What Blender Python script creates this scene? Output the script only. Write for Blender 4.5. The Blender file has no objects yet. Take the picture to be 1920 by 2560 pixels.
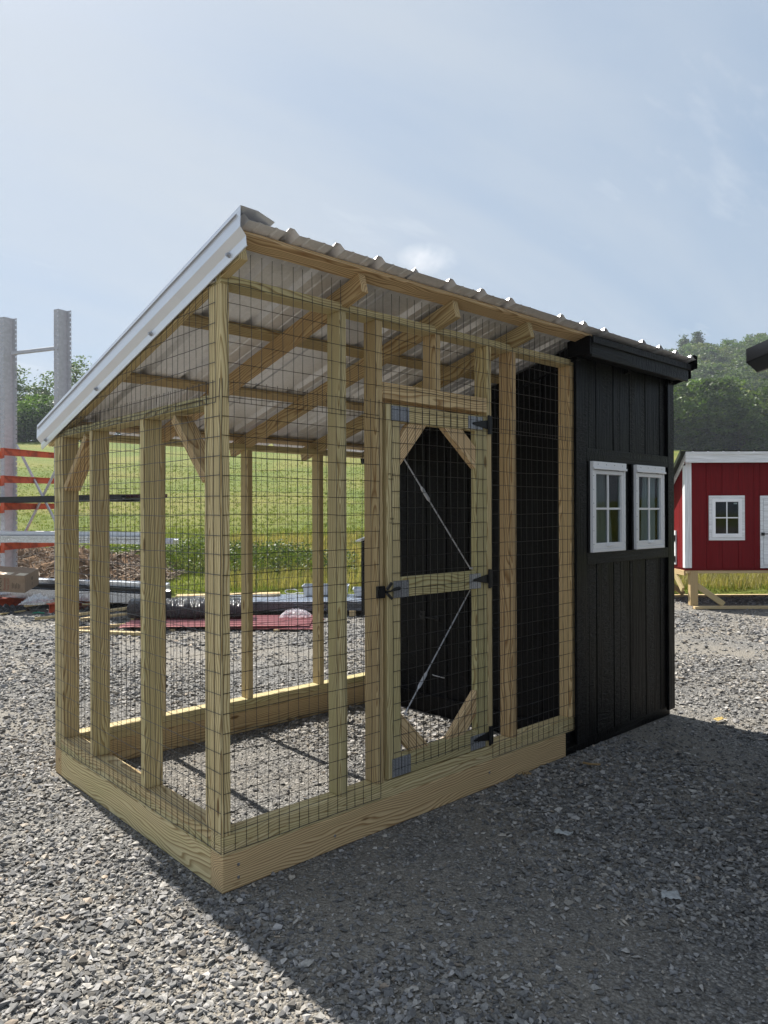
import bpy, bmesh, math, random
import numpy as np
from mathutils import Vector, Matrix, noise
random.seed(7); rng = np.random.default_rng(7)
SC = bpy.context.scene; COL = SC.collection

# ------------------------------------------------------------------ camera
CAM = Vector((-1.44345, -2.4821, 1.45502)); FPX = 1832.578
RGT = Vector((0.73485, -0.67822, -0.00381)); UPV = Vector((0.00151, -0.00398, 0.99999)); FWD = Vector((0.67823, 0.73484, 0.0019))
cd = bpy.data.cameras.new('camera'); cam = bpy.data.objects.new('camera', cd); COL.objects.link(cam)
m = Matrix.Identity(4)
for i in range(3):
    m[i][0], m[i][1], m[i][2], m[i][3] = RGT[i], UPV[i], -FWD[i], CAM[i]
cam.matrix_world = m
cd.sensor_fit = 'VERTICAL'; cd.sensor_height = 24; cd.lens = FPX / 2560 * 24; cd.clip_end = 3000; cd.clip_start = 0.05
SC.camera = cam

# ------------------------------------------------------------------ sky, sun, exposure
SUN_EL = math.radians(50.5); SUN_K = 0.04
W = bpy.data.worlds.new('World'); SC.world = W; W.use_nodes = True
nt = W.node_tree; nt.nodes.clear()
def N(t, typ, **kw):
    n = t.nodes.new(typ)
    for k, v in kw.items(): setattr(n, k, v)
    return n
out = N(nt, 'ShaderNodeOutputWorld'); bg = N(nt, 'ShaderNodeBackground'); sky = N(nt, 'ShaderNodeTexSky')
sky.sky_type = 'NISHITA'; sky.sun_disc = False; sky.sun_elevation = SUN_EL; sky.sun_rotation = math.atan2(SUN_K, 1.0)
sky.air_density = 1.0; sky.dust_density = 2.5; sky.ozone_density = 1.0; sky.altitude = 100
bg.inputs['Strength'].default_value = 0.1
tc = N(nt, 'ShaderNodeTexCoord'); sep = N(nt, 'ShaderNodeSeparateXYZ'); nt.links.new(tc.outputs['Generated'], sep.inputs[0])
zc = N(nt, 'ShaderNodeMath', operation='MAXIMUM'); nt.links.new(sep.outputs['Z'], zc.inputs[0]); zc.inputs[1].default_value = 0.0
za = N(nt, 'ShaderNodeMath', operation='ADD'); nt.links.new(zc.outputs[0], za.inputs[0]); za.inputs[1].default_value = 0.16
dv = N(nt, 'ShaderNodeVectorMath', operation='DIVIDE'); nt.links.new(tc.outputs['Generated'], dv.inputs[0])
cz = N(nt, 'ShaderNodeCombineXYZ')
for i in range(3): nt.links.new(za.outputs[0], cz.inputs[i])
nt.links.new(cz.outputs[0], dv.inputs[1])
mp = N(nt, 'ShaderNodeMapping'); mp.inputs['Scale'].default_value = (0.42, 1.25, 0.0); mp.inputs['Rotation'].default_value = (0, 0, 0.95); mp.inputs['Location'].default_value = (1.3, 0.4, 0)
nt.links.new(dv.outputs[0], mp.inputs[0])
n1 = N(nt, 'ShaderNodeTexNoise'); n1.inputs['Scale'].default_value = 0.75; n1.inputs['Detail'].default_value = 9; n1.inputs['Roughness'].default_value = 0.52; n1.inputs['Distortion'].default_value = 0.5
nt.links.new(mp.outputs[0], n1.inputs['Vector'])
cr = N(nt, 'ShaderNodeValToRGB'); cr.color_ramp.elements[0].position = 0.40; cr.color_ramp.elements[1].position = 0.62
nt.links.new(n1.outputs['Fac'], cr.inputs[0])
# haze veil, thicker towards the horizon
hz = N(nt, 'ShaderNodeMapRange'); hz.inputs['From Min'].default_value = 0.0; hz.inputs['From Max'].default_value = 0.7; hz.inputs['To Min'].default_value = 0.88; hz.inputs['To Max'].default_value = 0.80
nt.links.new(zc.outputs[0], hz.inputs['Value'])
mxh = N(nt, 'ShaderNodeMixRGB'); nt.links.new(hz.outputs[0], mxh.inputs[0]); nt.links.new(sky.outputs[0], mxh.inputs[1]); mxh.inputs[2].default_value = (1.58, 2.10, 2.76, 1)
cm = N(nt, 'ShaderNodeMath', operation='MULTIPLY'); nt.links.new(cr.outputs[0], cm.inputs[0]); cm.inputs[1].default_value = 0.85
mxc = N(nt, 'ShaderNodeMixRGB'); nt.links.new(cm.outputs[0], mxc.inputs[0]); nt.links.new(mxh.outputs[0], mxc.inputs[1]); mxc.inputs[2].default_value = (3.0, 3.25, 3.55, 1)
# a few small brighter puffs low over the horizon
n2 = N(nt, 'ShaderNodeTexNoise'); n2.inputs['Scale'].default_value = 3.2; n2.inputs['Detail'].default_value = 8; n2.inputs['Roughness'].default_value = 0.6
nt.links.new(mp.outputs[0], n2.inputs['Vector'])
cr2 = N(nt, 'ShaderNodeValToRGB'); cr2.color_ramp.elements[0].position = 0.60; cr2.color_ramp.elements[1].position = 0.78
nt.links.new(n2.outputs['Fac'], cr2.inputs[0])
cm2 = N(nt, 'ShaderNodeMath', operation='MULTIPLY'); nt.links.new(cr2.outputs[0], cm2.inputs[0]); cm2.inputs[1].default_value = 0.45
mxd = N(nt, 'ShaderNodeMixRGB'); nt.links.new(cm2.outputs[0], mxd.inputs[0]); nt.links.new(mxc.outputs[0], mxd.inputs[1]); mxd.inputs[2].default_value = (3.9, 4.1, 4.4, 1)
# one small cumulus puff above the roof
pd_ = (FWD + RGT * ((1068 - 960) / FPX) + UPV * ((1280 - 648) / FPX)).normalized()
sb_ = N(nt, 'ShaderNodeVectorMath', operation='SUBTRACT'); nt.links.new(tc.outputs['Generated'], sb_.inputs[0]); sb_.inputs[1].default_value = tuple(pd_)
sc_ = N(nt, 'ShaderNodeVectorMath', operation='MULTIPLY'); nt.links.new(sb_.outputs[0], sc_.inputs[0]); sc_.inputs[1].default_value = (1, 1, 2.2)
n3 = N(nt, 'ShaderNodeTexNoise'); n3.inputs['Scale'].default_value = 38; n3.inputs['Detail'].default_value = 7; n3.inputs['Roughness'].default_value = .6; nt.links.new(tc.outputs['Generated'], n3.inputs['Vector'])
le = N(nt, 'ShaderNodeVectorMath', operation='LENGTH'); nt.links.new(sc_.outputs[0], le.inputs[0])
mr_ = N(nt, 'ShaderNodeMapRange'); mr_.inputs['From Min'].default_value = .012; mr_.inputs['From Max'].default_value = .055; mr_.inputs['To Min'].default_value = 1; mr_.inputs['To Max'].default_value = 0; nt.links.new(le.outputs['Value'], mr_.inputs['Value'])
mu_ = N(nt, 'ShaderNodeMath', operation='MULTIPLY'); nt.links.new(mr_.outputs[0], mu_.inputs[0]); nt.links.new(n3.outputs['Fac'], mu_.inputs[1])
mu2 = N(nt, 'ShaderNodeMapRange'); mu2.inputs['From Min'].default_value = .12; mu2.inputs['From Max'].default_value = .6; mu2.inputs['To Max'].default_value = .8; nt.links.new(mu_.outputs[0], mu2.inputs['Value'])
mxe = N(nt, 'ShaderNodeMixRGB'); nt.links.new(mu2.outputs[0], mxe.inputs[0]); nt.links.new(mxd.outputs[0], mxe.inputs[1]); mxe.inputs[2].default_value = (4.3, 4.45, 4.7, 1)
nt.links.new(mxe.outputs[0], bg.inputs['Color']); nt.links.new(bg.outputs[0], out.inputs['Surface'])

sd = bpy.data.lights.new('sun', 'SUN'); sd.energy = 4.7; sd.angle = math.radians(0.53); sd.color = (1.0, 0.955, 0.87)
sun = bpy.data.objects.new('sun', sd); COL.objects.link(sun)
ldir = Vector((-SUN_K, -1, 0)).normalized() * math.cos(SUN_EL) + Vector((0, 0, -math.sin(SUN_EL)))
sun.rotation_euler = ldir.to_track_quat('-Z', 'Y').to_euler()
SC.view_settings.view_transform = 'Standard'; SC.view_settings.look = 'None'; SC.view_settings.exposure = 1.08; SC.view_settings.gamma = 1
SC.view_settings.use_curve_mapping = False

# ------------------------------------------------------------------ materials
MATS = {}
def mat(name, col=(.5, .5, .5), rough=.6, metal=0.0, spec=.5):
    if name in MATS: return MATS[name]
    mm = bpy.data.materials.new(name); mm.use_nodes = True
    b = mm.node_tree.nodes['Principled BSDF']
    b.inputs['Base Color'].default_value = (*col, 1); b.inputs['Roughness'].default_value = rough; b.inputs['Metallic'].default_value = metal
    b.inputs['Specular IOR Level'].default_value = spec
    MATS[name] = mm; return mm
def nodes(mm): return mm.node_tree, mm.node_tree.nodes['Principled BSDF']
def ramp(t, stops, src):
    r = N(t, 'ShaderNodeValToRGB'); e = r.color_ramp.elements
    while len(e) < len(stops): e.new(.5)
    for k, (p, c) in enumerate(stops): e[k].position = p; e[k].color = (*c, 1)
    t.links.new(src, r.inputs[0]); return r
def noisetex(t, vec, scale, detail=5, rough=.55, dist=0):
    n = N(t, 'ShaderNodeTexNoise'); n.inputs['Scale'].default_value = scale; n.inputs['Detail'].default_value = detail
    n.inputs['Roughness'].default_value = rough; n.inputs['Distortion'].default_value = dist
    if vec is not None: t.links.new(vec, n.inputs['Vector'])
    return n
def mapping(t, vec, scale=(1, 1, 1), loc=None):
    q = N(t, 'ShaderNodeMapping'); q.inputs['Scale'].default_value = scale; t.links.new(vec, q.inputs[0])
    if loc is not None: t.links.new(loc, q.inputs['Location'])
    return q
def mathn(t, op, a, b=None):
    q = N(t, 'ShaderNodeMath', operation=op)
    for i, v in enumerate((a, b)):
        if v is None: continue
        if isinstance(v, (int, float)): q.inputs[i].default_value = v
        else: t.links.new(v, q.inputs[i])
    return q
def mixc(t, fac, a, b, mode='MIX'):
    q = N(t, 'ShaderNodeMixRGB', blend_type=mode)
    for i, v in enumerate((fac, a, b)):
        if isinstance(v, (int, float)): q.inputs[i].default_value = v
        elif isinstance(v, tuple): q.inputs[i].default_value = (*v, 1)
        else: t.links.new(v, q.inputs[i])
    return q
def bump(t, b, h, strength, dist=.002):
    q = N(t, 'ShaderNodeBump'); q.inputs['Strength'].default_value = strength; q.inputs['Distance'].default_value = dist
    t.links.new(h, q.inputs['Height']); t.links.new(q.outputs[0], b.inputs['Normal']); return q

def make_wood(name, light, dark, green=.5, knots=True):
    mm = mat(name, light, .72, 0, .25); t, b = nodes(mm)
    tc = N(t, 'ShaderNodeTexCoord'); oi = N(t, 'ShaderNodeObjectInfo')
    # ring centre shifted per board
    mul = N(t, 'ShaderNodeVectorMath', operation='MULTIPLY'); t.links.new(oi.outputs['Random'], mul.inputs[0]); mul.inputs[1].default_value = (37.0, .10, .07)
    off = N(t, 'ShaderNodeVectorMath', operation='ADD'); t.links.new(mul.outputs[0], off.inputs[0]); off.inputs[1].default_value = (0, .02, .035)
    v = N(t, 'ShaderNodeVectorMath', operation='ADD'); t.links.new(tc.outputs['Object'], v.inputs[0]); t.links.new(off.outputs[0], v.inputs[1])
    # slow wander of the grain along the board
    st = mapping(t, v.outputs[0], (1.6, 7, 7)); nz = noisetex(t, st.outputs[0], 1.0, 2, .5)
    sub = N(t, 'ShaderNodeVectorMath', operation='SUBTRACT'); t.links.new(nz.outputs['Color'], sub.inputs[0]); sub.inputs[1].default_value = (.5, .5, .5)
    sc = N(t, 'ShaderNodeVectorMath', operation='MULTIPLY'); t.links.new(sub.outputs[0], sc.inputs[0]); sc.inputs[1].default_value = (0, .11, .11)
    v2 = N(t, 'ShaderNodeVectorMath', operation='ADD'); t.links.new(v.outputs[0], v2.inputs[0]); t.links.new(sc.outputs[0], v2.inputs[1])
    v3 = mapping(t, v2.outputs[0], (.06, 1, 1))
    w = N(t, 'ShaderNodeTexWave', wave_type='RINGS', rings_direction='X', wave_profile='SAW'); w.inputs['Scale'].default_value = 36; w.inputs['Distortion'].default_value = 1.0; w.inputs['Detail'].default_value = 2; w.inputs['Detail Scale'].default_value = .5
    t.links.new(v3.outputs[0], w.inputs['Vector'])
    fi = noisetex(t, mapping(t, v.outputs[0], (3, 260, 260)).outputs[0], 1.0, 3, .6)
    r = ramp(t, [(.0, light), (.42, tuple(x * .95 for x in light)), (.84, dark), (1, tuple(.6 * x + .4 * y for x, y in zip(light, dark)))], w.outputs['Fac'])
    fr = ramp(t, [(.3, (.84, .84, .84)), (.65, (1.06, 1.06, 1.06))], fi.outputs['Fac'])
    c1 = mixc(t, 1.0, r.outputs[0], fr.outputs[0], 'MULTIPLY')
    big = noisetex(t, mapping(t, v.outputs[0], (1.2, 4, 4)).outputs[0], 1.3, 3)
    gr = ramp(t, [(.42, (1, 1, 1)), (.72, (.88, .97, .80))], big.outputs['Fac'])
    c2 = mixc(t, green, c1.outputs[0], gr.outputs[0], 'MULTIPLY')
    rv = N(t, 'ShaderNodeMath', operation='FRACT'); k = mathn(t, 'MULTIPLY', oi.outputs['Random'], 17.3); t.links.new(k.outputs[0], rv.inputs[0])
    tint = ramp(t, [(0, (.74, .77, .66)), (.3, (1.0, .98, .90)), (.5, (.86, .80, .70)), (.75, (.95, .93, .80)), (1, (1.1, 1.06, 1.0))], rv.outputs[0])
    c3 = mixc(t, 1.0, c2.outputs[0], tint.outputs[0], 'MULTIPLY')
    last = c3
    if knots:
        vo = N(t, 'ShaderNodeTexVoronoi'); vo.inputs['Scale'].default_value = 1.0; vo.inputs['Randomness'].default_value = 1
        t.links.new(mapping(t, v.outputs[0], (2.3, 8, 8)).outputs[0], vo.inputs['Vector'])
        kr = ramp(t, [(0, (.2, .13, .08)), (.065, (.3, .2, .12)), (.10, (1, 1, 1))], vo.outputs['Distance'])
        last = mixc(t, .85, c3.outputs[0], kr.outputs[0], 'MULTIPLY')
    t.links.new(last.outputs[0], b.inputs['Base Color'])
    bump(t, b, w.outputs['Fac'], .25, .0008)
    return mm
WOOD = make_wood('treated_pine', (.70, .59, .37), (.34, .235, .115))
WOODB = make_wood('browner_pine', (.68, .52, .32), (.32, .19, .09), .15)
WOODP = make_wood('pale_pine', (.62, .50, .31), (.42, .29, .15), .1)

def make_painted(name, col, rough, bumpy=1.0, spec=.5, deep=.004):
    mm = mat(name, col, rough, 0, spec); t, b = nodes(mm)
    tc = N(t, 'ShaderNodeTexCoord'); oi = N(t, 'ShaderNodeObjectInfo')
    mul = N(t, 'ShaderNodeVectorMath', operation='MULTIPLY'); t.links.new(oi.outputs['Random'], mul.inputs[0]); mul.inputs[1].default_value = (9, 7, 5)
    v = N(t, 'ShaderNodeVectorMath', operation='ADD'); t.links.new(tc.outputs['Object'], v.inputs[0]); t.links.new(mul.outputs[0], v.inputs[1])
    g = noisetex(t, mapping(t, v.outputs[0], (2.2, 60, 60)).outputs[0], 1.0, 5, .6, .8)     # grain along the board
    cr_ = noisetex(t, mapping(t, v.outputs[0], (70, 14, 14)).outputs[0], 1.0, 3, .5, 1.2)   # short cross ripples of embossed siding
    msk = noisetex(t, mapping(t, v.outputs[0], (1.0, 9, 9)).outputs[0], 1.0, 2)
    mr = ramp(t, [(.46, (0, 0, 0)), (.56, (1, 1, 1))], msk.outputs['Fac'])
    hm = mixc(t, mr.outputs[0], g.outputs['Color'], cr_.outputs['Color'])
    cc = ramp(t, [(.3, tuple(x * .7 for x in col)), (.7, tuple(min(1, x * 1.2) for x in col))], g.outputs['Fac'])
    t.links.new(cc.outputs[0], b.inputs['Base Color'])
    rr = mathn(t, 'MULTIPLY_ADD', g.outputs['Fac'], .25); rr.inputs[2].default_value = rough - .12; t.links.new(rr.outputs[0], b.inputs['Roughness'])
    bump(t, b, hm.outputs[0], min(1, .55 * bumpy), deep)
    return mm
BLACK = make_painted('black_painted_wood', (.0028, .0028, .0036), .38, 2.6, .11, .011)
RED = make_painted('red_painted_wood', (.165, .008, .011), .6, .3, .12)
WHITE = make_painted('white_trim_paint', (.78, .79, .80), .5, .2)
PVC = mat('white_window_vinyl', (.88, .88, .90), .38)
WIREM = mat('black_vinyl_wire', (.012, .011, .010), .38, 0, .6)
IRON = mat('black_iron', (.008, .008, .009), .45, 0, .4)
def make_metal(name, col, rough, metal=.85, sc=60, amt=.25):
    mm = mat(name, col, rough, metal); t, b = nodes(mm); tc = N(t, 'ShaderNodeTexCoord')
    n = noisetex(t, tc.outputs['Object'], sc, 4); vo = N(t, 'ShaderNodeTexVoronoi'); vo.inputs['Scale'].default_value = sc * 2; t.links.new(tc.outputs['Object'], vo.inputs['Vector'])
    a = mixc(t, .5, n.outputs['Color'], vo.outputs['Color'])
    bw = N(t, 'ShaderNodeRGBToBW'); t.links.new(a.outputs[0], bw.inputs[0])
    c = ramp(t, [(.2, tuple(x * (1 - amt) for x in col)), (.8, tuple(min(1, x * (1 + amt)) for x in col))], bw.outputs[0])
    t.links.new(c.outputs[0], b.inputs['Base Color'])
    r2 = mathn(t, 'MULTIPLY_ADD', bw.outputs[0], .2); r2.inputs[2].default_value = rough - .1; t.links.new(r2.outputs[0], b.inputs['Roughness'])
    return mm
GALV = make_metal('galvalume_sheet', (.74, .77, .82), .34, .45, 6, .03)
ROOF = make_metal('galvalume_roof_panel', (.80, .80, .83), .36, .35, 40, .08)
PLATE = make_metal('galvanised_plate', (.42, .43, .46), .35, .8, 200)
RACKG = make_metal('dull_grey_rack_steel', (.47, .47, .50), .55, .25, 12, .12)
def make_orange():
    mm = mat('orange_rack_paint', (.55, .085, .03), .45); t, b = nodes(mm); tc = N(t, 'ShaderNodeTexCoord')
    n = noisetex(t, tc.outputs['Object'], 9, 6, .65)
    c = ramp(t, [(.35, (.30, .045, .02)), (.5, (.55, .085, .03)), (.7, (.62, .12, .05))], n.outputs['Fac']); t.links.new(c.outputs[0], b.inputs['Base Color']); return mm
ORANGE = make_orange()

# ------------------------------------------------------------------ object helpers
WM = {}
def link(o, parent=None, M=None):
    M = M if M is not None else Matrix.Identity(4)
    COL.objects.link(o); WM[o] = M
    if parent is not None:
        o.parent = parent; o.matrix_basis = WM[parent].inverted() @ M
    else: o.matrix_basis = M
    return o
def tag(o, label=None, cat=None, group=None, kind=None):
    for k, v in (('label', label), ('category', cat), ('group', group), ('kind', kind)):
        if v: o[k] = v
    return o
def empty(name, M=None, parent=None):
    o = bpy.data.objects.new(name, None); o.empty_display_size = .2; return link(o, parent, M)
def mesh_np(name, V, F, m_, parent=None, M=None, smooth=False):
    V = np.asarray(V, dtype=np.float32); F = np.asarray(F, dtype=np.int32); k = F.shape[1]
    me = bpy.data.meshes.new(name); me.vertices.add(len(V)); me.vertices.foreach_set('co', V.ravel())
    me.loops.add(F.size); me.loops.foreach_set('vertex_index', F.ravel())
    me.polygons.add(len(F)); me.polygons.foreach_set('loop_start', np.arange(0, F.size, k, dtype=np.int32))
    me.polygons.foreach_set('loop_total', np.full(len(F), k, dtype=np.int32))
    if smooth: me.polygons.foreach_set('use_smooth', np.ones(len(F), dtype=bool))
    me.update(calc_edges=True)
    if not smooth: me.polygons.foreach_set('use_smooth', np.zeros(len(F), dtype=bool))
    if m_: me.materials.append(m_)
    return link(bpy.data.objects.new(name, me), parent, M)
def mesh_py(name, V, F, m_, parent=None, M=None, smooth=False):
    me = bpy.data.meshes.new(name); me.from_pydata([tuple(v) for v in V], [], F); me.update()
    if smooth:
        for p in me.polygons: p.use_smooth = True
    if m_: me.materials.append(m_)
    return link(bpy.data.objects.new(name, me), parent, M)
CUBEF = [(0, 3, 2, 1), (4, 5, 6, 7), (0, 1, 5, 4), (1, 2, 6, 5), (2, 3, 7, 6), (3, 0, 4, 7)]
def cubev(x0, x1, y0, y1, z0, z1):
    return [(x0, y0, z0), (x1, y0, z0), (x1, y1, z0), (x0, y1, z0), (x0, y0, z1), (x1, y0, z1), (x1, y1, z1), (x0, y1, z1)]
class MB:
    def __init__(s): s.v = []; s.f = []
    def add(s, V, F):
        n = len(s.v); s.v += [tuple(v) for v in V]; s.f += [tuple(i + n for i in f) for f in F]; return s
    def box(s, x0, x1, y0, y1, z0, z1, M=None):
        V = cubev(x0, x1, y0, y1, z0, z1)
        if M is not None: V = [M @ Vector(v) for v in V]
        return s.add(V, CUBEF)
    def beam(s, a, b, w, t, up=(0, 0, 1)):
        a, b = Vector(a), Vector(b); M = frame(a, b, up); L = (b - a).length
        return s.box(-L / 2, L / 2, -w / 2, w / 2, -t / 2, t / 2, M)
    def tube(s, pts, r, n=6, cap=True):
        pts = [Vector(p) for p in pts]; rings = []
        for i, p in enumerate(pts):
            d = (pts[min(i + 1, len(pts) - 1)] - pts[max(i - 1, 0)]).normalized()
            u = d.orthogonal().normalized() if i == 0 else (u - d * u.dot(d)).normalized()
            v = d.cross(u); rr = r[i] if isinstance(r, (list, tuple)) else r
            rings.append([p + (u * math.cos(2 * math.pi * k / n) + v * math.sin(2 * math.pi * k / n)) * rr for k in range(n)])
        V = [q for R_ in rings for q in R_]; F = []
        for i in range(len(pts) - 1):
            for k in range(n): F.append((i * n + k, i * n + (k + 1) % n, (i + 1) * n + (k + 1) % n, (i + 1) * n + k))
        if cap: F += [tuple(reversed(range(n))), tuple((len(pts) - 1) * n + k for k in range(n))]
        return s.add(V, F)
    def prism(s, poly, M, t):   # polygon in local XY, thickness t along local Z centred
        n = len(poly); V = [M @ Vector((x, y, -t / 2)) for x, y in poly] + [M @ Vector((x, y, t / 2)) for x, y in poly]
        F = [tuple(reversed(range(n))), tuple(range(n, 2 * n))] + [(i, (i + 1) % n, n + (i + 1) % n, n + i) for i in range(n)]
        return s.add(V, F)
    def build(s, name, m_, parent=None, M=None, smooth=False):
        if M is not None:
            Mi = M.inverted(); s.v = [tuple(Mi @ Vector(v)) for v in s.v]
        return mesh_py(name, s.v, s.f, m_, parent, M, smooth)
def frame(a, b, up=(0, 0, 1)):
    x = (b - a).normalized(); z = Vector(up) - x * Vector(up).dot(x)
    if z.length < 1e-4: z = x.orthogonal()
    z.normalize(); y = z.cross(x); M = Matrix.Identity(4); c = (a + b) / 2
    for i in range(3): M[i][0], M[i][1], M[i][2], M[i][3] = x[i], y[i], z[i], c[i]
    return M
def chamfer(bm, off):
    bmesh.ops.bevel(bm, geom=list(bm.edges), offset=off, segments=1, profile=.5, affect='EDGES')
def board(name, a, b, w, t, m_, parent=None, up=(0, 0, 1), bev=.0025):
    """a lumber piece from a to b; w across (local Y), t along `up` (local Z); local X runs along the grain"""
    a, b = Vector(a), Vector(b); M = frame(a, b, up); L = (b - a).length
    bm = bmesh.new(); vs = [bm.verts.new(v) for v in cubev(-L / 2, L / 2, -w / 2, w / 2, -t / 2, t / 2)]
    for f in CUBEF: bm.faces.new([vs[i] for i in f])
    if bev: chamfer(bm, min(bev, w * .2, t * .2))
    me = bpy.data.meshes.new(name); bm.to_mesh(me); bm.free(); me.materials.append(m_)
    return link(bpy.data.objects.new(name, me), parent, M)
def bx(name, x0, x1, y0, y1, z0, z1, m_, parent=None, bev=.0025):
    d = (x1 - x0, y1 - y0, z1 - z0); c = ((x0 + x1) / 2, (y0 + y1) / 2, (z0 + z1) / 2); k = d.index(max(d))
    if k == 0: return board(name, (x0, c[1], c[2]), (x1, c[1], c[2]), d[1], d[2], m_, parent, (0, 0, 1), bev)
    if k == 1: return board(name, (c[0], y0, c[2]), (c[0], y1, c[2]), d[0], d[2], m_, parent, (0, 0, 1), bev)
    return board(name, (c[0], c[1], z0), (c[0], c[1], z1), d[0], d[1], m_, parent, (0, 1, 0), bev)
FW = Vector((FWD.x, FWD.y, 0)).normalized(); RT = Vector((FW.y, -FW.x, 0))
def at(u, D, z):    # photo column u at distance D ahead of the camera spot, height z
    q = Vector((CAM.x, CAM.y, 0)) + FW * D + RT * ((u - 960) / FPX * D); q.z = z; return q
def ldz(l, d, z): return Vector((CAM.x, CAM.y, 0)) + FW * d + RT * l + Vector((0, 0, z))
def yawM(loc, ang):  # ang measured from the view's right-hand direction
    return Matrix.Translation(loc) @ Matrix.Rotation(math.atan2(RT.y, RT.x) + ang, 4, 'Z')
def solidify(o, t, off=0):
    q = o.modifiers.new('thickness', 'SOLIDIFY'); q.thickness = t; q.offset = off; return o
def text_mesh(s, size, M, m_, parent, name='lettering', align='LEFT'):
    c = bpy.data.curves.new(name, 'FONT'); c.body = s; c.size = size; c.align_x = align; c.resolution_u = 2; c.extrude = .0004
    o = bpy.data.objects.new('t', c); COL.objects.link(o); bpy.context.view_layer.update()
    me = bpy.data.meshes.new_from_object(o.evaluated_get(bpy.context.evaluated_depsgraph_get())); bpy.data.objects.remove(o)
    me.materials.clear(); me.materials.append(m_); me.name = name
    return link(bpy.data.objects.new(name, me), parent, M)

# ------------------------------------------------------------------ terrain
def cam_ld(x, y):
    dx, dy = x - CAM.x, y - CAM.y
    return dx * RT.x + dy * RT.y, dx * FW.x + dy * FW.y
def field_h(l, d):
    r = math.hypot(l, d) * (1 if d > 0 else .4)
    dd = d if d > 0 else 0
    t = min(max((dd - 13.5) / 80.0, 0), 1)
    h = 10.6 * (t ** 1.25) if t < 1 else 10.6
    h *= 1 - .30 * min(max((l - 8) / 34, 0), 1)
    if dd > 95: h -= (min(dd, 150) - 95) * .05
    # wooded hill to the right
    hl = l - 138; hd = d - 270
    h += 48.5 * math.exp(-(hl * hl / (2 * 86 ** 2) + hd * hd / (2 * 75 ** 2)))
    h += .12 * noise.noise(Vector((l * .25, d * .25, 0))) * min(1, max(0, (dd - 13) / 6))
    return h
NG = 200
ls = np.sinh(np.linspace(-4.2, 4.2, 150)) / math.sinh(4.2) * 700
ds = np.concatenate([-np.geomspace(600, 2, 25), np.linspace(-1, 12, 14), 12 + np.geomspace(.4, 700, 130)])
V = []; 
for d in ds:
    for l in ls:
        q = ldz(l, d, 0)
        edge = 12.9 + .25 * noise.noise(Vector((l * .8, 3, 0))) + .12 * noise.noise(Vector((l * 3.1, 7, 0)))
        z = field_h(l, d) + (.035 if (d > edge or d < -55 or abs(l) > 42) else -.06)
        V.append((q.x, q.y, z))
nl = len(ls); F = [(j * nl + i, j * nl + i + 1, (j + 1) * nl + i + 1, (j + 1) * nl + i) for j in range(len(ds) - 1) for i in range(nl - 1)]
def make_field():
    mm = mat('meadow_grass', (.1, .13, .03), .9, 0, .15); t, b = nodes(mm); ge = N(t, 'ShaderNodeNewGeometry')
    a = noisetex(t, ge.outputs['Position'], .11, 5, .6, .5); c = noisetex(t, mapping(t, ge.outputs['Position'], (1, 1, .3)).outputs[0], 3.0, 6, .75); e = noisetex(t, ge.outputs['Position'], 22, 3, .7)
    r1 = ramp(t, [(.25, (.085, .130, .020)), (.45, (.13, .165, .030)), (.62, (.185, .185, .045)), (.8, (.25, .21, .08))], a.outputs['Fac'])
    r2 = ramp(t, [(.25, (.68, .72, .62)), (.5, (1, 1, 1)), (.75, (1.2, 1.15, 1.08))], c.outputs['Fac'])
    r3 = ramp(t, [(.3, (.78, .8, .74)), (.7, (1.18, 1.15, 1.12))], e.outputs['Fac'])
    m1 = mixc(t, 1, r1.outputs[0], r2.outputs[0], 'MULTIPLY'); m2 = mixc(t, 1, m1.outputs[0], r3.outputs[0], 'MULTIPLY')
    t.links.new(m2.outputs[0], b.inputs['Base Color']); bump(t, b, c.outputs['Fac'], .8, .25); return mm
MEADOW = make_field()
mesh_py('meadow', V, F, MEADOW, smooth=True)['kind'] = 'structure'

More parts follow.
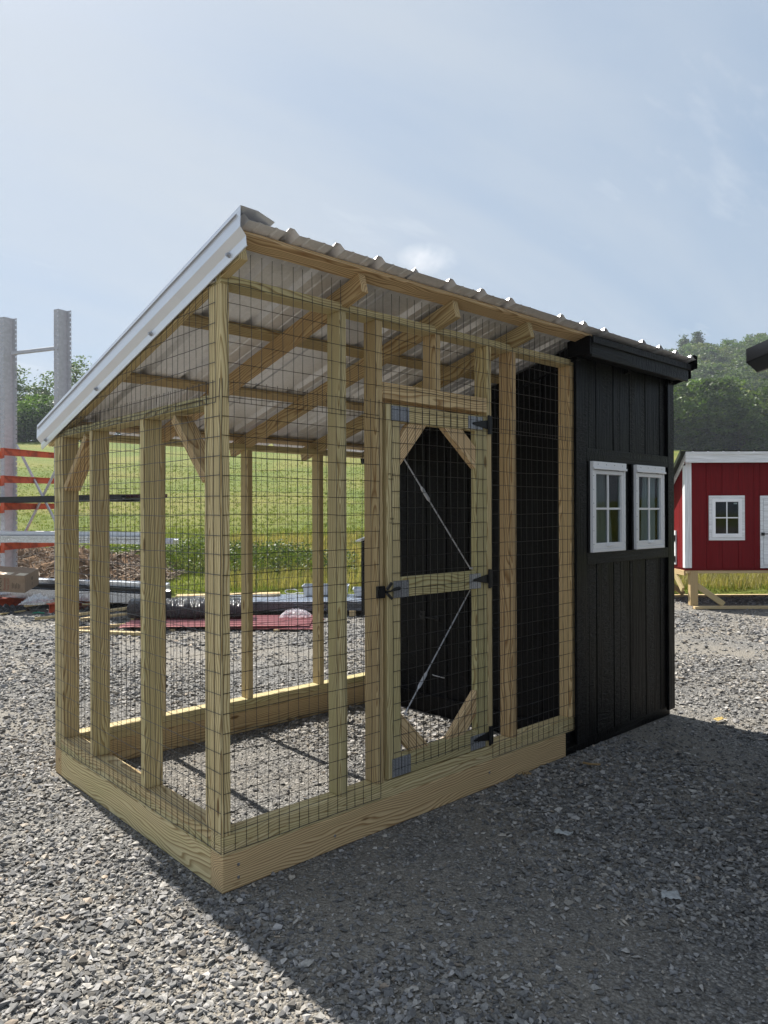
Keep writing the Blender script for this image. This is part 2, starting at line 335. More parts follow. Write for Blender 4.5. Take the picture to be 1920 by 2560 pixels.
def gravel_h(x, y):
    h = .018 * noise.noise(Vector((x * .35, y * .35, 1.7))) + .010 * noise.noise(Vector((x * 1.3, y * 1.3, 5)))
    # keep the ground flat round the coop's skids
    dx = max(-.1 - x, 0, x - 3.8); dy = max(-.1 - y, 0, y - 2.0); k = min(1, math.hypot(dx, dy) / .8)
    return h * k
gl = np.sinh(np.linspace(-3, 3, 120)) / math.sinh(3) * 45
gd = np.concatenate([np.linspace(-60, .5, 30), np.linspace(.8, 7, 90), np.linspace(7.15, 13.2, 55)])
V = []
for d in gd:
    for l in gl:
        q = ldz(l, d, 0); V.append((q.x, q.y, gravel_h(q.x, q.y)))
nl = len(gl); F = [(j * nl + i, j * nl + i + 1, (j + 1) * nl + i + 1, (j + 1) * nl + i) for j in range(len(gd) - 1) for i in range(nl - 1)]
def make_gravel(name, dirt):
    mm = mat(name, (.2, .2, .2), .85, 0, .25); t, b = nodes(mm); ge = N(t, 'ShaderNodeNewGeometry')
    cols = [(0, (.105, .103, .101)), (.3, (.17, .167, .162)), (.6, (.235, .23, .222)), (.85, (.32, .308, .29)), (1, (.46, .435, .40))]
    if dirt:
        vo = N(t, 'ShaderNodeTexVoronoi'); vo.inputs['Scale'].default_value = 85; vo.inputs['Randomness'].default_value = 1
        nz = noisetex(t, ge.outputs['Position'], 9, 4); wv = mixc(t, .04, ge.outputs['Position'], nz.outputs['Color'], 'ADD')
        t.links.new(wv.outputs[0], vo.inputs['Vector'])
        bw = N(t, 'ShaderNodeSeparateXYZ'); t.links.new(vo.outputs['Color'], bw.inputs[0])
        r = ramp(t, cols, bw.outputs[0])
        big = noisetex(t, ge.outputs['Position'], .55, 5, .6); dm = ramp(t, [(.42, (0, 0, 0)), (.60, (1, 1, 1))], big.outputs['Fac'])
        fine = noisetex(t, ge.outputs['Position'], 160, 4, .7); fr = ramp(t, [(.3, (.15, .135, .11)), (.7, (.36, .32, .265))], fine.outputs['Fac'])
        dk = ramp(t, [(0, (1, 1, 1)), (.35, (.9, .9, .9)), (.75, (.45, .45, .45))], vo.outputs['Distance'])
        rr = mixc(t, 1, r.outputs[0], dk.outputs[0], 'MULTIPLY')
        f = mathn(t, 'MULTIPLY', dm.outputs[0], .75); cc = mixc(t, f.outputs[0], rr.outputs[0], fr.outputs[0])
        t.links.new(cc.outputs[0], b.inputs['Base Color'])
        inv = mathn(t, 'SUBTRACT', 1.0, vo.outputs['Distance']); bump(t, b, inv.outputs[0], .9, .012)
    else:
        r = ramp(t, cols, ge.outputs['Random Per Island']); n = noisetex(t, ge.outputs['Position'], 130, 4, .6)
        fr = ramp(t, [(.3, (.75, .75, .75)), (.7, (1.2, 1.2, 1.2))], n.outputs['Fac']); cc = mixc(t, 1, r.outputs[0], fr.outputs[0], 'MULTIPLY')
        k = mathn(t, 'FRACT', mathn(t, 'MULTIPLY', ge.outputs['Random Per Island'], 23.7).outputs[0])
        tn = ramp(t, [(0, (1.0, 1.0, 1.04)), (.7, (1, .99, .97)), (.95, (1.04, .97, .88)), (1, (1.14, .96, .80))], k.outputs[0])
        c2 = mixc(t, 1, cc.outputs[0], tn.outputs[0], 'MULTIPLY'); t.links.new(c2.outputs[0], b.inputs['Base Color'])
    return mm
GRAVM = make_gravel('gravel_bed', True); STONEM = make_gravel('crushed_stone', False)
mesh_py('gravel_yard', V, F, GRAVM, smooth=True)['kind'] = 'structure'

# crushed stones as real geometry
def hull_stone(seed, n=8):
    r_ = random.Random(seed); bm = bmesh.new()
    for _ in range(n):
        v = Vector((r_.gauss(0, 1), r_.gauss(0, 1), r_.gauss(0, 1))).normalized() * r_.uniform(.7, 1.0)
        bm.verts.new((v.x * .62, v.y * .44, v.z * .25))
    g = bmesh.ops.convex_hull(bm, input=list(bm.verts))
    bmesh.ops.delete(bm, geom=[v for v in bm.verts if not v.link_faces], context='VERTS')
    bmesh.ops.triangulate(bm, faces=list(bm.faces)); bm.verts.index_update()
    V = np.array([v.co[:] for v in bm.verts]); F = np.array([[v.index for v in f.verts] for f in bm.faces]); bm.free(); return V, F
STONES = [hull_stone(s) for s in range(24)]
def scatter_mesh(protos, P, S, YAW, TILT, name, m_):
    """numpy: place copies of small prototype meshes, all joined"""
    AV, AF = [], []; base = 0; idx = rng.integers(0, len(protos), len(P))
    for k, (V0, F0) in enumerate(protos):
        s = np.where(idx == k)[0]
        if not len(s): continue
        cy, sy = np.cos(YAW[s]), np.sin(YAW[s]); cx, sx = np.cos(TILT[s]), np.sin(TILT[s])
        X = V0[None, :, 0] * np.ones((len(s), 1)); Y = V0[None, :, 1] * cx[:, None] - V0[None, :, 2] * sx[:, None]; Z = V0[None, :, 1] * sx[:, None] + V0[None, :, 2] * cx[:, None]
        X2 = X * cy[:, None] - Y * sy[:, None]; Y2 = X * sy[:, None] + Y * cy[:, None]
        Q = np.stack([X2, Y2, Z], -1) * S[s][:, None, None] + P[s][:, None, :]
        AV.append(Q.reshape(-1, 3)); AF.append((F0[None] + (np.arange(len(s)) * len(V0))[:, None, None] + base).reshape(-1, F0.shape[1])); base += len(s) * len(V0)
    return mesh_np(name, np.concatenate(AV), np.concatenate(AF), m_)
cells = [(1.7, 3.2, 6600, .74), (3.2, 5.0, 4000, .82), (5.0, 7.5, 1700, 1.05), (7.5, 12.9, 520, 1.4)]
PP, SS = [], []
for d0, d1, dens, sc_ in cells:
    wid = .66 * d1 + .5; n = int((d1 - d0) * 2 * wid * dens)
    d = rng.uniform(d0, d1, n); l = rng.uniform(-wid, wid, n); k = np.abs(l) < .66 * d + .5; d, l = d[k], l[k]
    x = CAM.x + FW.x * d + RT.x * l; y = CAM.y + FW.y * d + RT.y * l
    # patches: coarse drifts and trodden, finer spots
    pn = np.array([noise.noise(Vector((a * .7, b_ * .7, 9))) + .5 * noise.noise(Vector((a * 2.1, b_ * 2.1, 2))) for a, b_ in zip(x[::1], y[::1])])
    keep = rng.uniform(0, 1, len(x)) < np.clip(.9 + 1.4 * pn, .38, 1)
    x, y, pn = x[keep], y[keep], pn[keep]
    s = np.clip(np.exp(rng.normal(math.log(.0232), .46, len(x))), .010, .055) * sc_ * (1 + .35 * np.clip(pn, -.6, .5))
    z = np.array([gravel_h(a, b_) for a, b_ in zip(x, y)])
    inside = (x > -.02) & (x < 3.68) & (y > -.01) & (y < 1.84) & (((y < .1) | (y > 1.73)) | (x < .05) | (x > 2.35))
    ok = ~inside; PP.append(np.stack([x[ok], y[ok], (z + s * rng.uniform(.0, .26, len(x)))[ok]], 1)); SS.append(s[ok])
PP = np.concatenate(PP); SS = np.concatenate(SS); n = len(PP)
print('stones', n)
tag(scatter_mesh(STONES, PP, SS, rng.uniform(0, 6.28, n), rng.normal(0, .45, n), 'gravel', STONEM), 'loose grey crushed stone spread over the yard', 'gravel', kind='stuff')

# ------------------------------------------------------------------ chicken coop with open run
SL = .2665; th = math.atan(SL)
def PZ(y): return 2.526 - SL * (y + .19)           # underside of the roof sheets
RN = Vector((0, SL, 1)).normalized(); RD = Vector((0, 1, -SL)).normalized()
coop = empty('chicken_coop'); tag(coop, 'lean-to coop with open timber wire run and black boarded house', 'chicken coop')
XB = 2.43   # where the black house starts
# skids
bx('skid', 0, 2.318, 0, .089, 0, .1397, WOODB, coop, .004); bx('skid', 2.3185, 3.64, .001, .089, .001, .1395, BLACK, coop, .004)
bx('skid', 0, 2.42, 1.741, 1.83, .002, .1397, WOODB, coop, .004); bx('skid', 2.421, 3.64, 1.741, 1.83, .002, .1397, BLACK, coop, .004)
bx('end_beam', .001, .0405, .0905, 1.7395, .0005, .139, WOOD, coop, .003)
bx('cross_beam', 2.40, 2.44, .0905, 1.7395, .004, .138, BLACK, coop, .003)
# sole plates: a double layer
for k, (z0, z1) in enumerate(((.1405, .178), (.179, .2165))):
    bx('sole_plate', 0.0, 2.41, 0.0, .089, z0, z1, WOOD, coop); bx('sole_plate', 0.0, 2.41, 1.741, 1.83, z0, z1, WOOD, coop)
    bx('sole_plate', 0, .089, .0905, 1.7395, z0, z1, WOOD, coop)
T0 = 2.341; T1 = 2.379; B0 = 1.884; B1 = 1.922
def stud(x, y, z1, wx=.038, wy=.089, m_=WOOD, z0=.217): return bx('stud', x, x + wx, y, y + wy, z0, z1, m_, coop)
# front wall
for x, mm in ((0, WOOD), (.587, WOOD), (.803, WOODB), (1.806, WOODB), (2.383, WOODB)): stud(x, 0, T0, m_=mm)
bx('stud', 1.594, 1.63, 0, .089, .217, T0, WOOD, coop)
bx('header', .842, 1.593, 0, .038, 1.985, 2.062, WOODB, coop); bx('header', .842, 1.593, .051, .089, 1.985, 2.062, WOODB, coop)
bx('cripple_stud', 1.197, 1.234, 0, .089, 2.063, T0, WOODB, coop)
bx('top_plate', 0, 2.43, 0, .089, T0, T1, WOOD, coop)
# left end wall
stud(0, .0905, B0, .089, .038); stud(0, .677, B0, .089, .038); stud(0, 1.277, B0, .089, .038); stud(0, 1.703, B0, .089, .037)
bx('top_plate', 0, .089, .0905, 1.7395, B0, B1, WOOD, coop)
def brace(y0, z0, y1, z1): return board('knee_brace', (.0455, y0, z0), (.0455, y1, z1), .083, .038, WOODB, coop, up=(0, z1 - z0, y0 - y1))
brace(1.38, 1.862, 1.685, 1.60); brace(.405, 1.862, .14, 1.592)
# back wall
for x in (0.0, .589, 1.214, 1.817, 2.383): stud(x, 1.741, B0)
bx('top_plate', 0, 2.43, 1.741, 1.83, B0, B1, WOOD, coop)
# rafters (birdsmouthed over the plates)
def rafter(x, y0=-.112, y1=1.955):
    h = .089
    a = Vector((x + .019, y0, PZ(y0) - .0205)) - RN * h / 2; b = Vector((x + .019, y1, PZ(y1) - .0205)) - RN * h / 2
    return board('rafter', a, b, .038, h, (WOODB if x < 2.2 else BLACK) if x > .1 else WOOD, coop, up=RN)
for x in (0.0015, .601, 1.197, 1.797): rafter(x)
for x in (2.385, 2.99, 3.58): rafter(x, -.02)
# purlins, flat on the rafters
for y0 in (-.138, .478, 1.115, 1.80):
    for (xa, xb, mm) in ((.0, 2.405, WOODB), (2.406, 3.645, BLACK)):
        c = y0 + .045; board('purlin', (xa, c, PZ(c) - .0105), (xb, c, PZ(c) - .0105), .088, .0185, mm, coop, up=RN)
# roof panels with ribs
def roof_panel(x0, x1, ribs, k):
    prof = [(x0, 0)]
    for r in ribs:
        prof += [(r - .030, 0), (r - .011, .0225), (r + .011, .0225), (r + .030, 0)]
        for q in (.076, .152):
            if r + q + .01 < x1: prof += [(r + q - .009, 0), (r + q - .004, .003), (r + q + .004, .003), (r + q + .009, 0)]
    prof = [p for p in prof if p[0] <= x1] + [(x1, 0 if not ribs else 0)]
    prof.sort(key=lambda p: p[0]); ys = np.linspace(-.19, 1.985, 9); V = []; n = len(prof); up = .0008 * k
    for y in ys:
        for (x, h) in prof:
            q = Vector((x, y, PZ(y) + .0006 + up)) + RN * (h + .0006 * math.sin(x * 31 + y * 9)); V.append(q)
    F = [(j * n + i, j * n + i + 1, (j + 1) * n + i + 1, (j + 1) * n + i) for j in range(len(ys) - 1) for i in range(n - 1)]
    o = mesh_py('roof_panel', V, F, ROOF, coop); solidify(o, .0007, 1); return o
R0, RS = .205, .2266
allr = [R0 + RS * i for i in range(-1, 16)]
pan = [(-.028, .89, [r for r in allr if -.03 < r < .885]), (.872, 1.79, [r for r in allr if .89 < r < 1.78]), (1.778, 2.70, [r for r in allr if 1.80 < r < 2.69]), (2.685, 3.662, [r for r in allr if 2.71 < r < 3.63])]
for k, (a, b, rr) in enumerate(pan): roof_panel(a, b, rr, k % 2)
# screws along the purlins
mb = MB()
for y in (-.09, .52, 1.16, 1.85):
    for r in allr[1:-1]:
        c = Vector((r + .03, y, PZ(y) + .003)); mb.tube([c, c + RN * .006], .005, 6)
tag(mb.build('roof_screws', PLATE, coop), kind='stuff')
# rake trims
def rake(x, s, m_, y0=-.215, y1=1.99):
    prof = [(.135, .004), (.062, .0255), (-.012, .0265), (-.014, -.050), (.010, -.078), (.0105, -.092), (.013, -.112), (.018, -.112)]
    if s < 0: prof = [(.05, .024), (0, .024), (0, -.062), (.006, -.062)]
    V = []; ys = (y0, y1)
    for y in ys:
        for (px, h) in prof: V.append(Vector((x + s * px, y, PZ(y) + h)))
    n = len(prof); F = [(i, i + 1, n + i + 1, n + i) for i in range(n - 1)]
    o = mesh_py('rake_trim', V, F, m_, coop); solidify(o, .0012, 1); return o
rk = rake(-.031, 1, GALV); rk2 = rake(3.668, -1, BLACK, -.195)
mb = MB()
# hemmed end of the rake trim, turned round the front corner
for y in (-.10, .55, 1.16, 1.90):
    c = Vector((-.024, y, PZ(y) - .088)); mb = MB(); mb.tube([c + Vector((.004, 0, 0)), c + Vector((-.004, 0, 0))], .010, 8); mb.tube([c + Vector((-.002, 0, 0)), c + Vector((-.011, 0, 0))], .006, 6); mb.build('trim_screw', PLATE, rk)

# black house ---------------------------------------------------------------
Z0 = .072
def siding(name, plane, a0, a1, z0, z1f, thick=.011, groove=.008, boards=None, skip=None):
    """vertical boards with recessed joints; plane 'y-' front, 'x-' inner wall, 'x+' right end, 'y+' back"""
    for (s, e) in boards:
        s2, e2 = s + groove / 2, e - groove / 2
        zt0, zt1 = z1f(s2), z1f(e2)
        for (q0, q1, za, zb0, zb1) in ([(s2, e2, z0, zt0, zt1)] if not skip else skip(s2, e2, z0, zt0, zt1)):
            if plane == 'y-': P = [(q0, -thick, za), (q1, -thick, za), (q1, 0, za), (q0, 0, za), (q0, -thick, zb0), (q1, -thick, zb1), (q1, 0, zb1), (q0, 0, zb0)]
            elif plane == 'y+': P = [(q0, 1.83, za), (q1, 1.83, za), (q1, 1.83 + thick, za), (q0, 1.83 + thick, za), (q0, 1.83, zb0), (q1, 1.83, zb1), (q1, 1.83 + thick, zb1), (q0, 1.83 + thick, zb0)]
            elif plane == 'x-': P = [(XB - thick, q1, za), (XB - thick, q0, za), (XB, q0, za), (XB, q1, za), (XB - thick, q1, zb1), (XB - thick, q0, zb0), (XB, q0, zb0), (XB, q1, zb1)]
            else: P = [(3.64, q0, za), (3.64 + thick, q0, za), (3.64 + thick, q1, za), (3.64, q1, za), (3.64, q0, zb0), (3.64 + thick, q0, zb0), (3.64 + thick, q1, zb1), (3.64, q1, zb1)]
            # local X vertical so the paint grain runs along the board
            c = sum((Vector(p) for p in P), Vector()) / 8; M = Matrix(((0, 0, 0, c.x), (0, 0, 0, c.y), (0, 0, 0, c.z), (0, 0, 0, 1)))
            M[2][0] = 1
            if plane[0] == 'y': M[0][1] = 1; M[1][2] = 1
            else: M[1][1] = 1; M[0][2] = -1
            Mi = M.inverted(); bm = bmesh.new(); vs = [bm.verts.new(Mi @ Vector(p)) for p in P]
            for f in CUBEF: bm.faces.new([vs[i] for i in f])
            bmesh.ops.recalc_face_normals(bm, faces=bm.faces); chamfer(bm, .002)
            me = bpy.data.meshes.new('siding_board'); bm.to_mesh(me); bm.free(); me.materials.append(BLACK)
            link(bpy.data.objects.new('siding_board', me), coop, M)
WINS = [(2.549, 2.942, 1.209, 1.772), (3.080, 3.473, 1.209, 1.772)]   # outer frame on the wall
def front_skip(a, b, z0, t0, t1):
    for (w0, w1, v0, v1) in WINS:
        i0, i1 = max(a, w0 + .01), min(b, w1 - .01)
        if i1 - i0 > .02:
            res = []
            if i0 - a > .004: res.append((a, i0, z0, t0, t1))
            res += [(i0, i1, z0, v0 + .01, v0 + .01), (i0, i1, v1 - .01, t0, t1)]
            if b - i1 > .004: res.append((i1, b, z0, t0, t1))
            return res
    return [(a, b, z0, t0, t1)]
gx = [2.432, 2.646, 2.852, 3.058, 3.27, 3.478, 3.585, 3.64]
siding('front', 'y-', 0, 0, Z0, lambda x: 2.405, boards=list(zip(gx[:-1], gx[1:])), skip=front_skip)
gy = [.0, .235, .440, .645, .846, 1.048, 1.248, 1.449, 1.541, 1.745, 1.84]
siding('inner', 'x-', 0, 0, Z0, lambda y: PZ(y) - .03, boards=[(max(a, .0), b) for a, b in zip(gy[:-1], gy[1:])])
gy2 = [.0, .2, .4, .6, .8, 1.0, 1.2, 1.4, 1.6, 1.83]
siding('right', 'x+', 0, 0, Z0, lambda y: PZ(y) - .03, boards=list(zip(gy2[:-1], gy2[1:])))
siding('back', 'y+', 0, 0, Z0, lambda x: 1.90, boards=[(2.43 + .201 * i, 2.43 + .201 * (i + 1)) for i in range(6)])
# backing sheet behind the joints
def sheet(name, P, m_):
    return mesh_py(name, P, CUBEF, m_, coop)
mb = MB()
mb.box(2.434, 2.56, .0005, .006, Z0, 2.40); mb.box(3.46, 3.64, .0005, .006, Z0, 2.40); mb.box(2.56, 3.46, .0005, .006, Z0, 1.22); mb.box(2.56, 3.46, .0005, .006, 1.76, 2.40); mb.box(2.932, 3.09, .0005, .006, 1.22, 1.76)
mb.add([(XB + .0005, 0.001, Z0), (XB + .006, .001, Z0), (XB + .006, 1.83, Z0), (XB + .0005, 1.83, Z0), (XB + .0005, .001, PZ(0) - .04), (XB + .006, .001, PZ(0) - .04), (XB + .006, 1.83, PZ(1.83) - .04), (XB + .0005, 1.83, PZ(1.83) - .04)], CUBEF)
mb.add([(3.634, 0.001, Z0), (3.6395, .001, Z0), (3.6395, 1.829, Z0), (3.634, 1.829, Z0), (3.634, .001, PZ(0) - .04), (3.6395, .001, PZ(0) - .04), (3.6395, 1.829, PZ(1.83) - .04), (3.634, 1.829, PZ(1.83) - .04)], CUBEF)
mb.box(2.437, 3.633, 1.822, 1.8295, Z0, 1.88)
mb.build('siding_backing', BLACK, coop)
bx('floor_panel', 2.437, 3.633, .007, 1.82, .142, .16, WOODP, coop)
# trim boards (proud of the siding)
yT = -.0305
bx('corner_board', 2.393, 2.508, yT, -.0120, .06, 2.392, BLACK, coop); bx('corner_board', 3.562, 3.6525, yT, -.0115, .052, 2.392, BLACK, coop)
bx('corner_board', 3.6515, 3.666, -.011, .07, .052, 2.39, BLACK, coop)
bx('corner_board', XB - .030, XB - .0115, 1.75, 1.835, .06, 1.86, BLACK, coop)
bx('window_head_board', 2.5085, 3.5615, yT, -.0118, 1.774, 1.851, BLACK, coop); bx('window_sill_board', 2.5085, 3.5615, yT, -.0118, 1.137, 1.2075, BLACK, coop)
for a, b in ((2.522, 2.5485), (2.9425, 2.969), (3.053, 3.0795), (3.4735, 3.5)): bx('window_side_board', a, b, yT + .001, -.012, 1.208, 1.7735, BLACK, coop)
# fascia and soffit
bx('fascia_board', 2.366, 3.618, -.155, -.136, 2.372, 2.490, BLACK, coop); bx('fascia_strip', 2.366, 3.640, -.166, -.1565, 2.452, 2.492, BLACK, coop)
bx('soffit_board', 2.366, 3.63, -.1355, -.031, 2.394, 2.410, BLACK, coop)
bx('fascia_end_board', 2.346, 2.365, -.155, .0, 2.384, 2.492, BLACK, coop)
mb = MB(); mb.add([(3.6525, -.155, 2.40), (3.6600, -.155, 2.40), (3.6600, 1.84, 1.87), (3.6525, 1.84, 1.87), (3.6525, -.155, 2.505), (3.6600, -.155, 2.505), (3.6600, 1.84, 1.965), (3.6525, 1.84, 1.965)], CUBEF); mb.build('rake_board', BLACK, coop)
# gable infill above the end plate on the house's run side is the siding itself
# windows -------------------------------------------------------------------
GLASS = mat('window_glass', (.9, .95, .95), .02); t_, b_ = nodes(GLASS); t_.nodes.remove(b_)
_o = t_.nodes['Material Output']; tr = N(t_, 'ShaderNodeBsdfTransparent'); gl_ = N(t_, 'ShaderNodeBsdfGlossy'); gl_.inputs['Roughness'].default_value = .03; fr = N(t_, 'ShaderNodeFresnel'); fr.inputs[0].default_value = 1.6
f2 = mathn(t_, 'MULTIPLY_ADD', fr.outputs[0], 0.0); f2.inputs[2].default_value = .045; tr.inputs[0].default_value = (.72, .77, .77, 1)
gb = N(t_, 'ShaderNodeNewGeometry'); fq = mathn(t_, 'MULTIPLY', f2.outputs[0], mathn(t_, 'SUBTRACT', 1.0, gb.outputs['Backfacing']).outputs[0]); ms = N(t_, 'ShaderNodeMixShader'); t_.links.new(fq.outputs[0], ms.inputs[0]); t_.links.new(tr.outputs[0], ms.inputs[1]); t_.links.new(gl_.outputs[0], ms.inputs[2]); t_.links.new(ms.outputs[0], _o.inputs[0])
DARKROOM = mat('raw_inner_board', (.11, .10, .09), .8); BAG = mat('translucent_plastic_wrap', (.62, .64, .67), .4)
def frame_mb(x0, x1, z0, z1, w, ya, yb, wb=None):
    wb = wb or w; q = MB(); q.box(x0, x1, ya, yb, z0, z0 + wb); q.box(x0, x1, ya, yb, z1 - w, z1); q.box(x0, x0 + w, ya + .0003, yb - .0003, z0 + wb, z1 - w); q.box(x1 - w, x1, ya + .0003, yb - .0003, z0 + wb, z1 - w); return q
def bevel_obj(o, w=.002):
    q = o.modifiers.new('edge', 'BEVEL'); q.width = w; q.segments = 1; q.limit_method = 'ANGLE'; return o
for (x0, x1, z0, z1) in WINS:
    w = bevel_obj(frame_mb(x0, x1, z0, z1, .018, -.048, -.012, .02).build('window', PVC, coop, Matrix.Translation(((x0 + x1) / 2, -.03, (z0 + z1) / 2))))
    cap = MB(); cap.box(x0 - .003, x1 + .003, -.060, -.0485, z1 - .050, z1 - .036); cap.box(x0 - .002, x1 + .002, -.053, -.0485, z1 - .0355, z1 - .001); bevel_obj(cap.build('head_flashing', PVC, w))
    s = bevel_obj(frame_mb(x0 + .0185, x1 - .0185, z0 + .0205, z1 - .052, .026, -.044, -.016, .036).build('sash', PVC, w))
    ix0, ix1, iz0, iz1 = x0 + .0445, x1 - .0445, z0 + .0565, z1 - .078; cx = (ix0 + ix1) / 2; cz_ = (iz0 + iz1) / 2
    MB().box(cx - .0065, cx + .0065, -.037, -.029, iz0, iz1).build('muntin', PVC, w); MB().box(ix0, ix1, -.0365, -.0295, cz_ - .0065, cz_ + .0065).build('muntin', PVC, w)
    for (a, b) in ((ix0, cx), (cx, ix1)):
        for (c, d) in ((iz0, cz_), (cz_, iz1)): MB().box(a, b, -.0285, -.0265, c, d).build('pane', GLASS, w)
    h = MB(); h.tube([(cx - .032, -.046, z0 + .038), (cx - .024, -.056, z0 + .040), (cx + .026, -.056, z0 + .043), (cx + .034, -.046, z0 + .043)], .0045, 6); h.build('sash_handle', PVC, w)
    mb = MB()
    for zz in np.linspace(z0 + .05, z1 - .09, 6):
        for xx in (x0 + .006, x1 - .006): mb.tube([(xx, -.0475, zz), (xx, -.0500, zz)], .0032, 6)
    for xx in np.linspace(x0 + .05, x1 - .05, 4): mb.tube([(xx, -.0535, z1 - .018), (xx, -.0550, z1 - .018)], .0035, 6)
    mb.build('screw_heads', PLATE, w)['kind'] = 'stuff'
# a sheet of protective plastic hanging behind each pane, inside the house
for k, (x0, x1, z0, z1) in enumerate(WINS):
    V = []; nn = 14
    a0, a1 = (x0 + .05, x1 - .12) if k == 0 else (x0 + .18, x1 - .03)
    for j in range(nn):
        for i in range(nn):
            fx = i / (nn - 1); fz = j / (nn - 1); V.append((a0 + (a1 - a0) * (.12 * (1 - fz) * (1 if k == 0 else -1) + fx), -.002 + .012 * math.sin(fx * 19 + k + fz * 2) + .005 * math.sin(fx * 41), z0 - .02 + (z1 - z0 + .03) * fz))
    F = [(j * nn + i, j * nn + i + 1, (j + 1) * nn + i + 1, (j + 1) * nn + i) for j in range(nn - 1) for i in range(nn - 1)]
    solidify(mesh_py('plastic_sheet', V, F, BAG if k else mat('grey_plastic_sheet', (.34, .34, .33), .5), coop, smooth=True), .001)
# nest box on the back
nb = [(2.615, 1.843), (2.615, 2.20)]
mb = MB(); mb.add([(2.617, 1.842, .60), (3.5, 1.842, .60), (3.5, 2.2, .60), (2.617, 2.2, .60), (2.617, 1.842, 1.33), (3.5, 1.842, 1.33), (3.5, 2.2, 1.22), (2.617, 2.2, 1.22)], CUBEF); mb.build('nest_box', BLACK, coop)
mb = MB(); mb.add([(2.59, 1.842, 1.335), (3.53, 1.842, 1.335), (3.53, 2.245, 1.215), (2.59, 2.245, 1.215), (2.59, 1.842, 1.348), (3.53, 1.842, 1.348), (3.53, 2.245, 1.228), (2.59, 2.245, 1.228)], CUBEF); mb.build('nest_box_lid', GALV, coop)
# latch and pull on the inner wall
mb = MB(); mb.tube([(XB - .014, 1.30, .715), (XB - .035, 1.295, .712), (XB - .04, 1.27, .700), (XB - .03, 1.15, .695), (XB - .012, 1.14, .695)], .006, 6); mb.box(XB - .018, XB - .0115, 1.255, 1.31, .675, .735); mb.box(XB - .016, XB - .0115, 1.125, 1.165, .68, .71); mb.build('inner_door_latch', IRON, coop)
mb = MB(); mb.tube([(XB - .013, 1.19, .285), (XB - .02, 1.17, .284), (XB - .02, 1.09, .281), (XB - .013, 1.07, .280)], .0035, 6); mb.build('pull_wire', PLATE, coop)

# run door -------------------------------------------------------------------
door = empty('door', Matrix.Translation((1.23, .02, .21)), coop)
DX0, DX1, DZ0, DZ1 = .867, 1.5915, .222, 1.966; D_ = .038
bx('stile', DX0, DX0 + .085, 0.001, D_, DZ0, DZ1, WOOD, door); bx('stile', DX1 - .089, DX1, .001, D_, DZ0, DZ1, WOOD, door)
bx('rail', DX0 + .086, DX1 - .090, .001, D_, DZ1 - .083, DZ1 - .001, WOOD, door); bx('rail', DX0 + .086, DX1 - .090, .001, D_, 1.060, 1.153, WOOD, door); bx('rail', DX0 + .086, DX1 - .090, .001, D_, DZ0, DZ0 + .098, WOOD, door)
for (xa, za, xb, zb) in ((.950, 1.742, 1.073, 1.880), (1.502, 1.742, 1.330, 1.880), (.950, .455, 1.082, .323), (1.502, .470, 1.322, .300)):
    a = Vector((xa, .0195, za)); b = Vector((xb, .0195, zb)); d = (b - a).normalized()
    w = .089; nrm = Vector((-d.z, 0, d.x)) * (w / 2)
    # mitred ends: one vertical against the stile, one horizontal against the rail
    def hit(P, vertical): 
        if vertical: s = ((DX0 + .0862 if xa < 1.2 else DX1 - .0902) - P.x) / d.x
        else: s = ((DZ1 - .0838 if za > 1 else DZ0 + .0988) - P.z) / d.z
        return P + d * s
    pa1, pa2, pb1, pb2 = hit(a + nrm, True), hit(a - nrm, True), hit(a + nrm, False), hit(a - nrm, False)
    M = frame(a, b, (0, 1, 0)); Mi = M.inverted(); pl = [Mi @ p for p in (pa1, pb1, pb2, pa2)]
    q = MB(); q.prism([(p.x, p.y) for p in pl], Matrix.Identity(4), D_ - .003); bevel_obj(mesh_py('corner_brace', q.v, q.f, WOODB, door, M))
# cable stays with turnbuckles
CAB = mat('galvanised_cable', (.55, .57, .62), .35, .6)
for (a, b) in (((1.004, .030, 1.719), (1.503, .045, 1.165)), ((1.503, .045, 1.050), (1.004, .030, .495))):
    a, b = Vector(a), Vector(b); q = MB(); q.tube([a, a.lerp(b, .5), b], .0035, 6)
    t0 = .24 if a.z > 1.4 else .68
    q.tube([a.lerp(b, t0), a.lerp(b, t0 + .02), a.lerp(b, t0 + .11), a.lerp(b, t0 + .13)], [.004, .0085, .0085, .004], 6); q.tube([b if a.z > 1.4 else b, (b + Vector((0, -.02, 0)))], .006, 6)
    q.build('cable_stay', CAB, door, smooth=False)
# toothed mending plates
def plate(x0, x1, z0, z1, parent):
    q = MB(); q.box(x0, x1, -.0022, .0008, z0, z1); pl = q.build('mending_plate', PLATE, parent, Matrix.Translation(((x0 + x1) / 2, 0, (z0 + z1) / 2)))
    q = MB(); n = 6; rows = int((z1 - z0) / .0068)
    for i in range(n):
        xx = x0 + (x1 - x0) * (i + .5) / n
        for j in range(rows):
            zz = z0 + .004 + j * .0068 + (i % 2) * .003
            if zz < z1 - .004: q.box(xx - .0042, xx + .0022, -.0042, -.0023, zz - .0011, zz + .0011)
    o = q.build('plate_teeth', mat('bright_zinc', (.75, .77, .8), .3, .6), pl, Matrix.Translation(((x0 + x1) / 2, 0, (z0 + z1) / 2))); o['kind'] = 'stuff'
for a in ((.892, 1.012, 1.890, 1.958), (1.440, 1.553, 1.893, 1.958), (.905, 1.005, 1.060, 1.139), (1.445, 1.535, 1.062, 1.140), (.893, 1.013, .226, .312), (1.450, 1.566, .226, .300)): plate(*a, door)
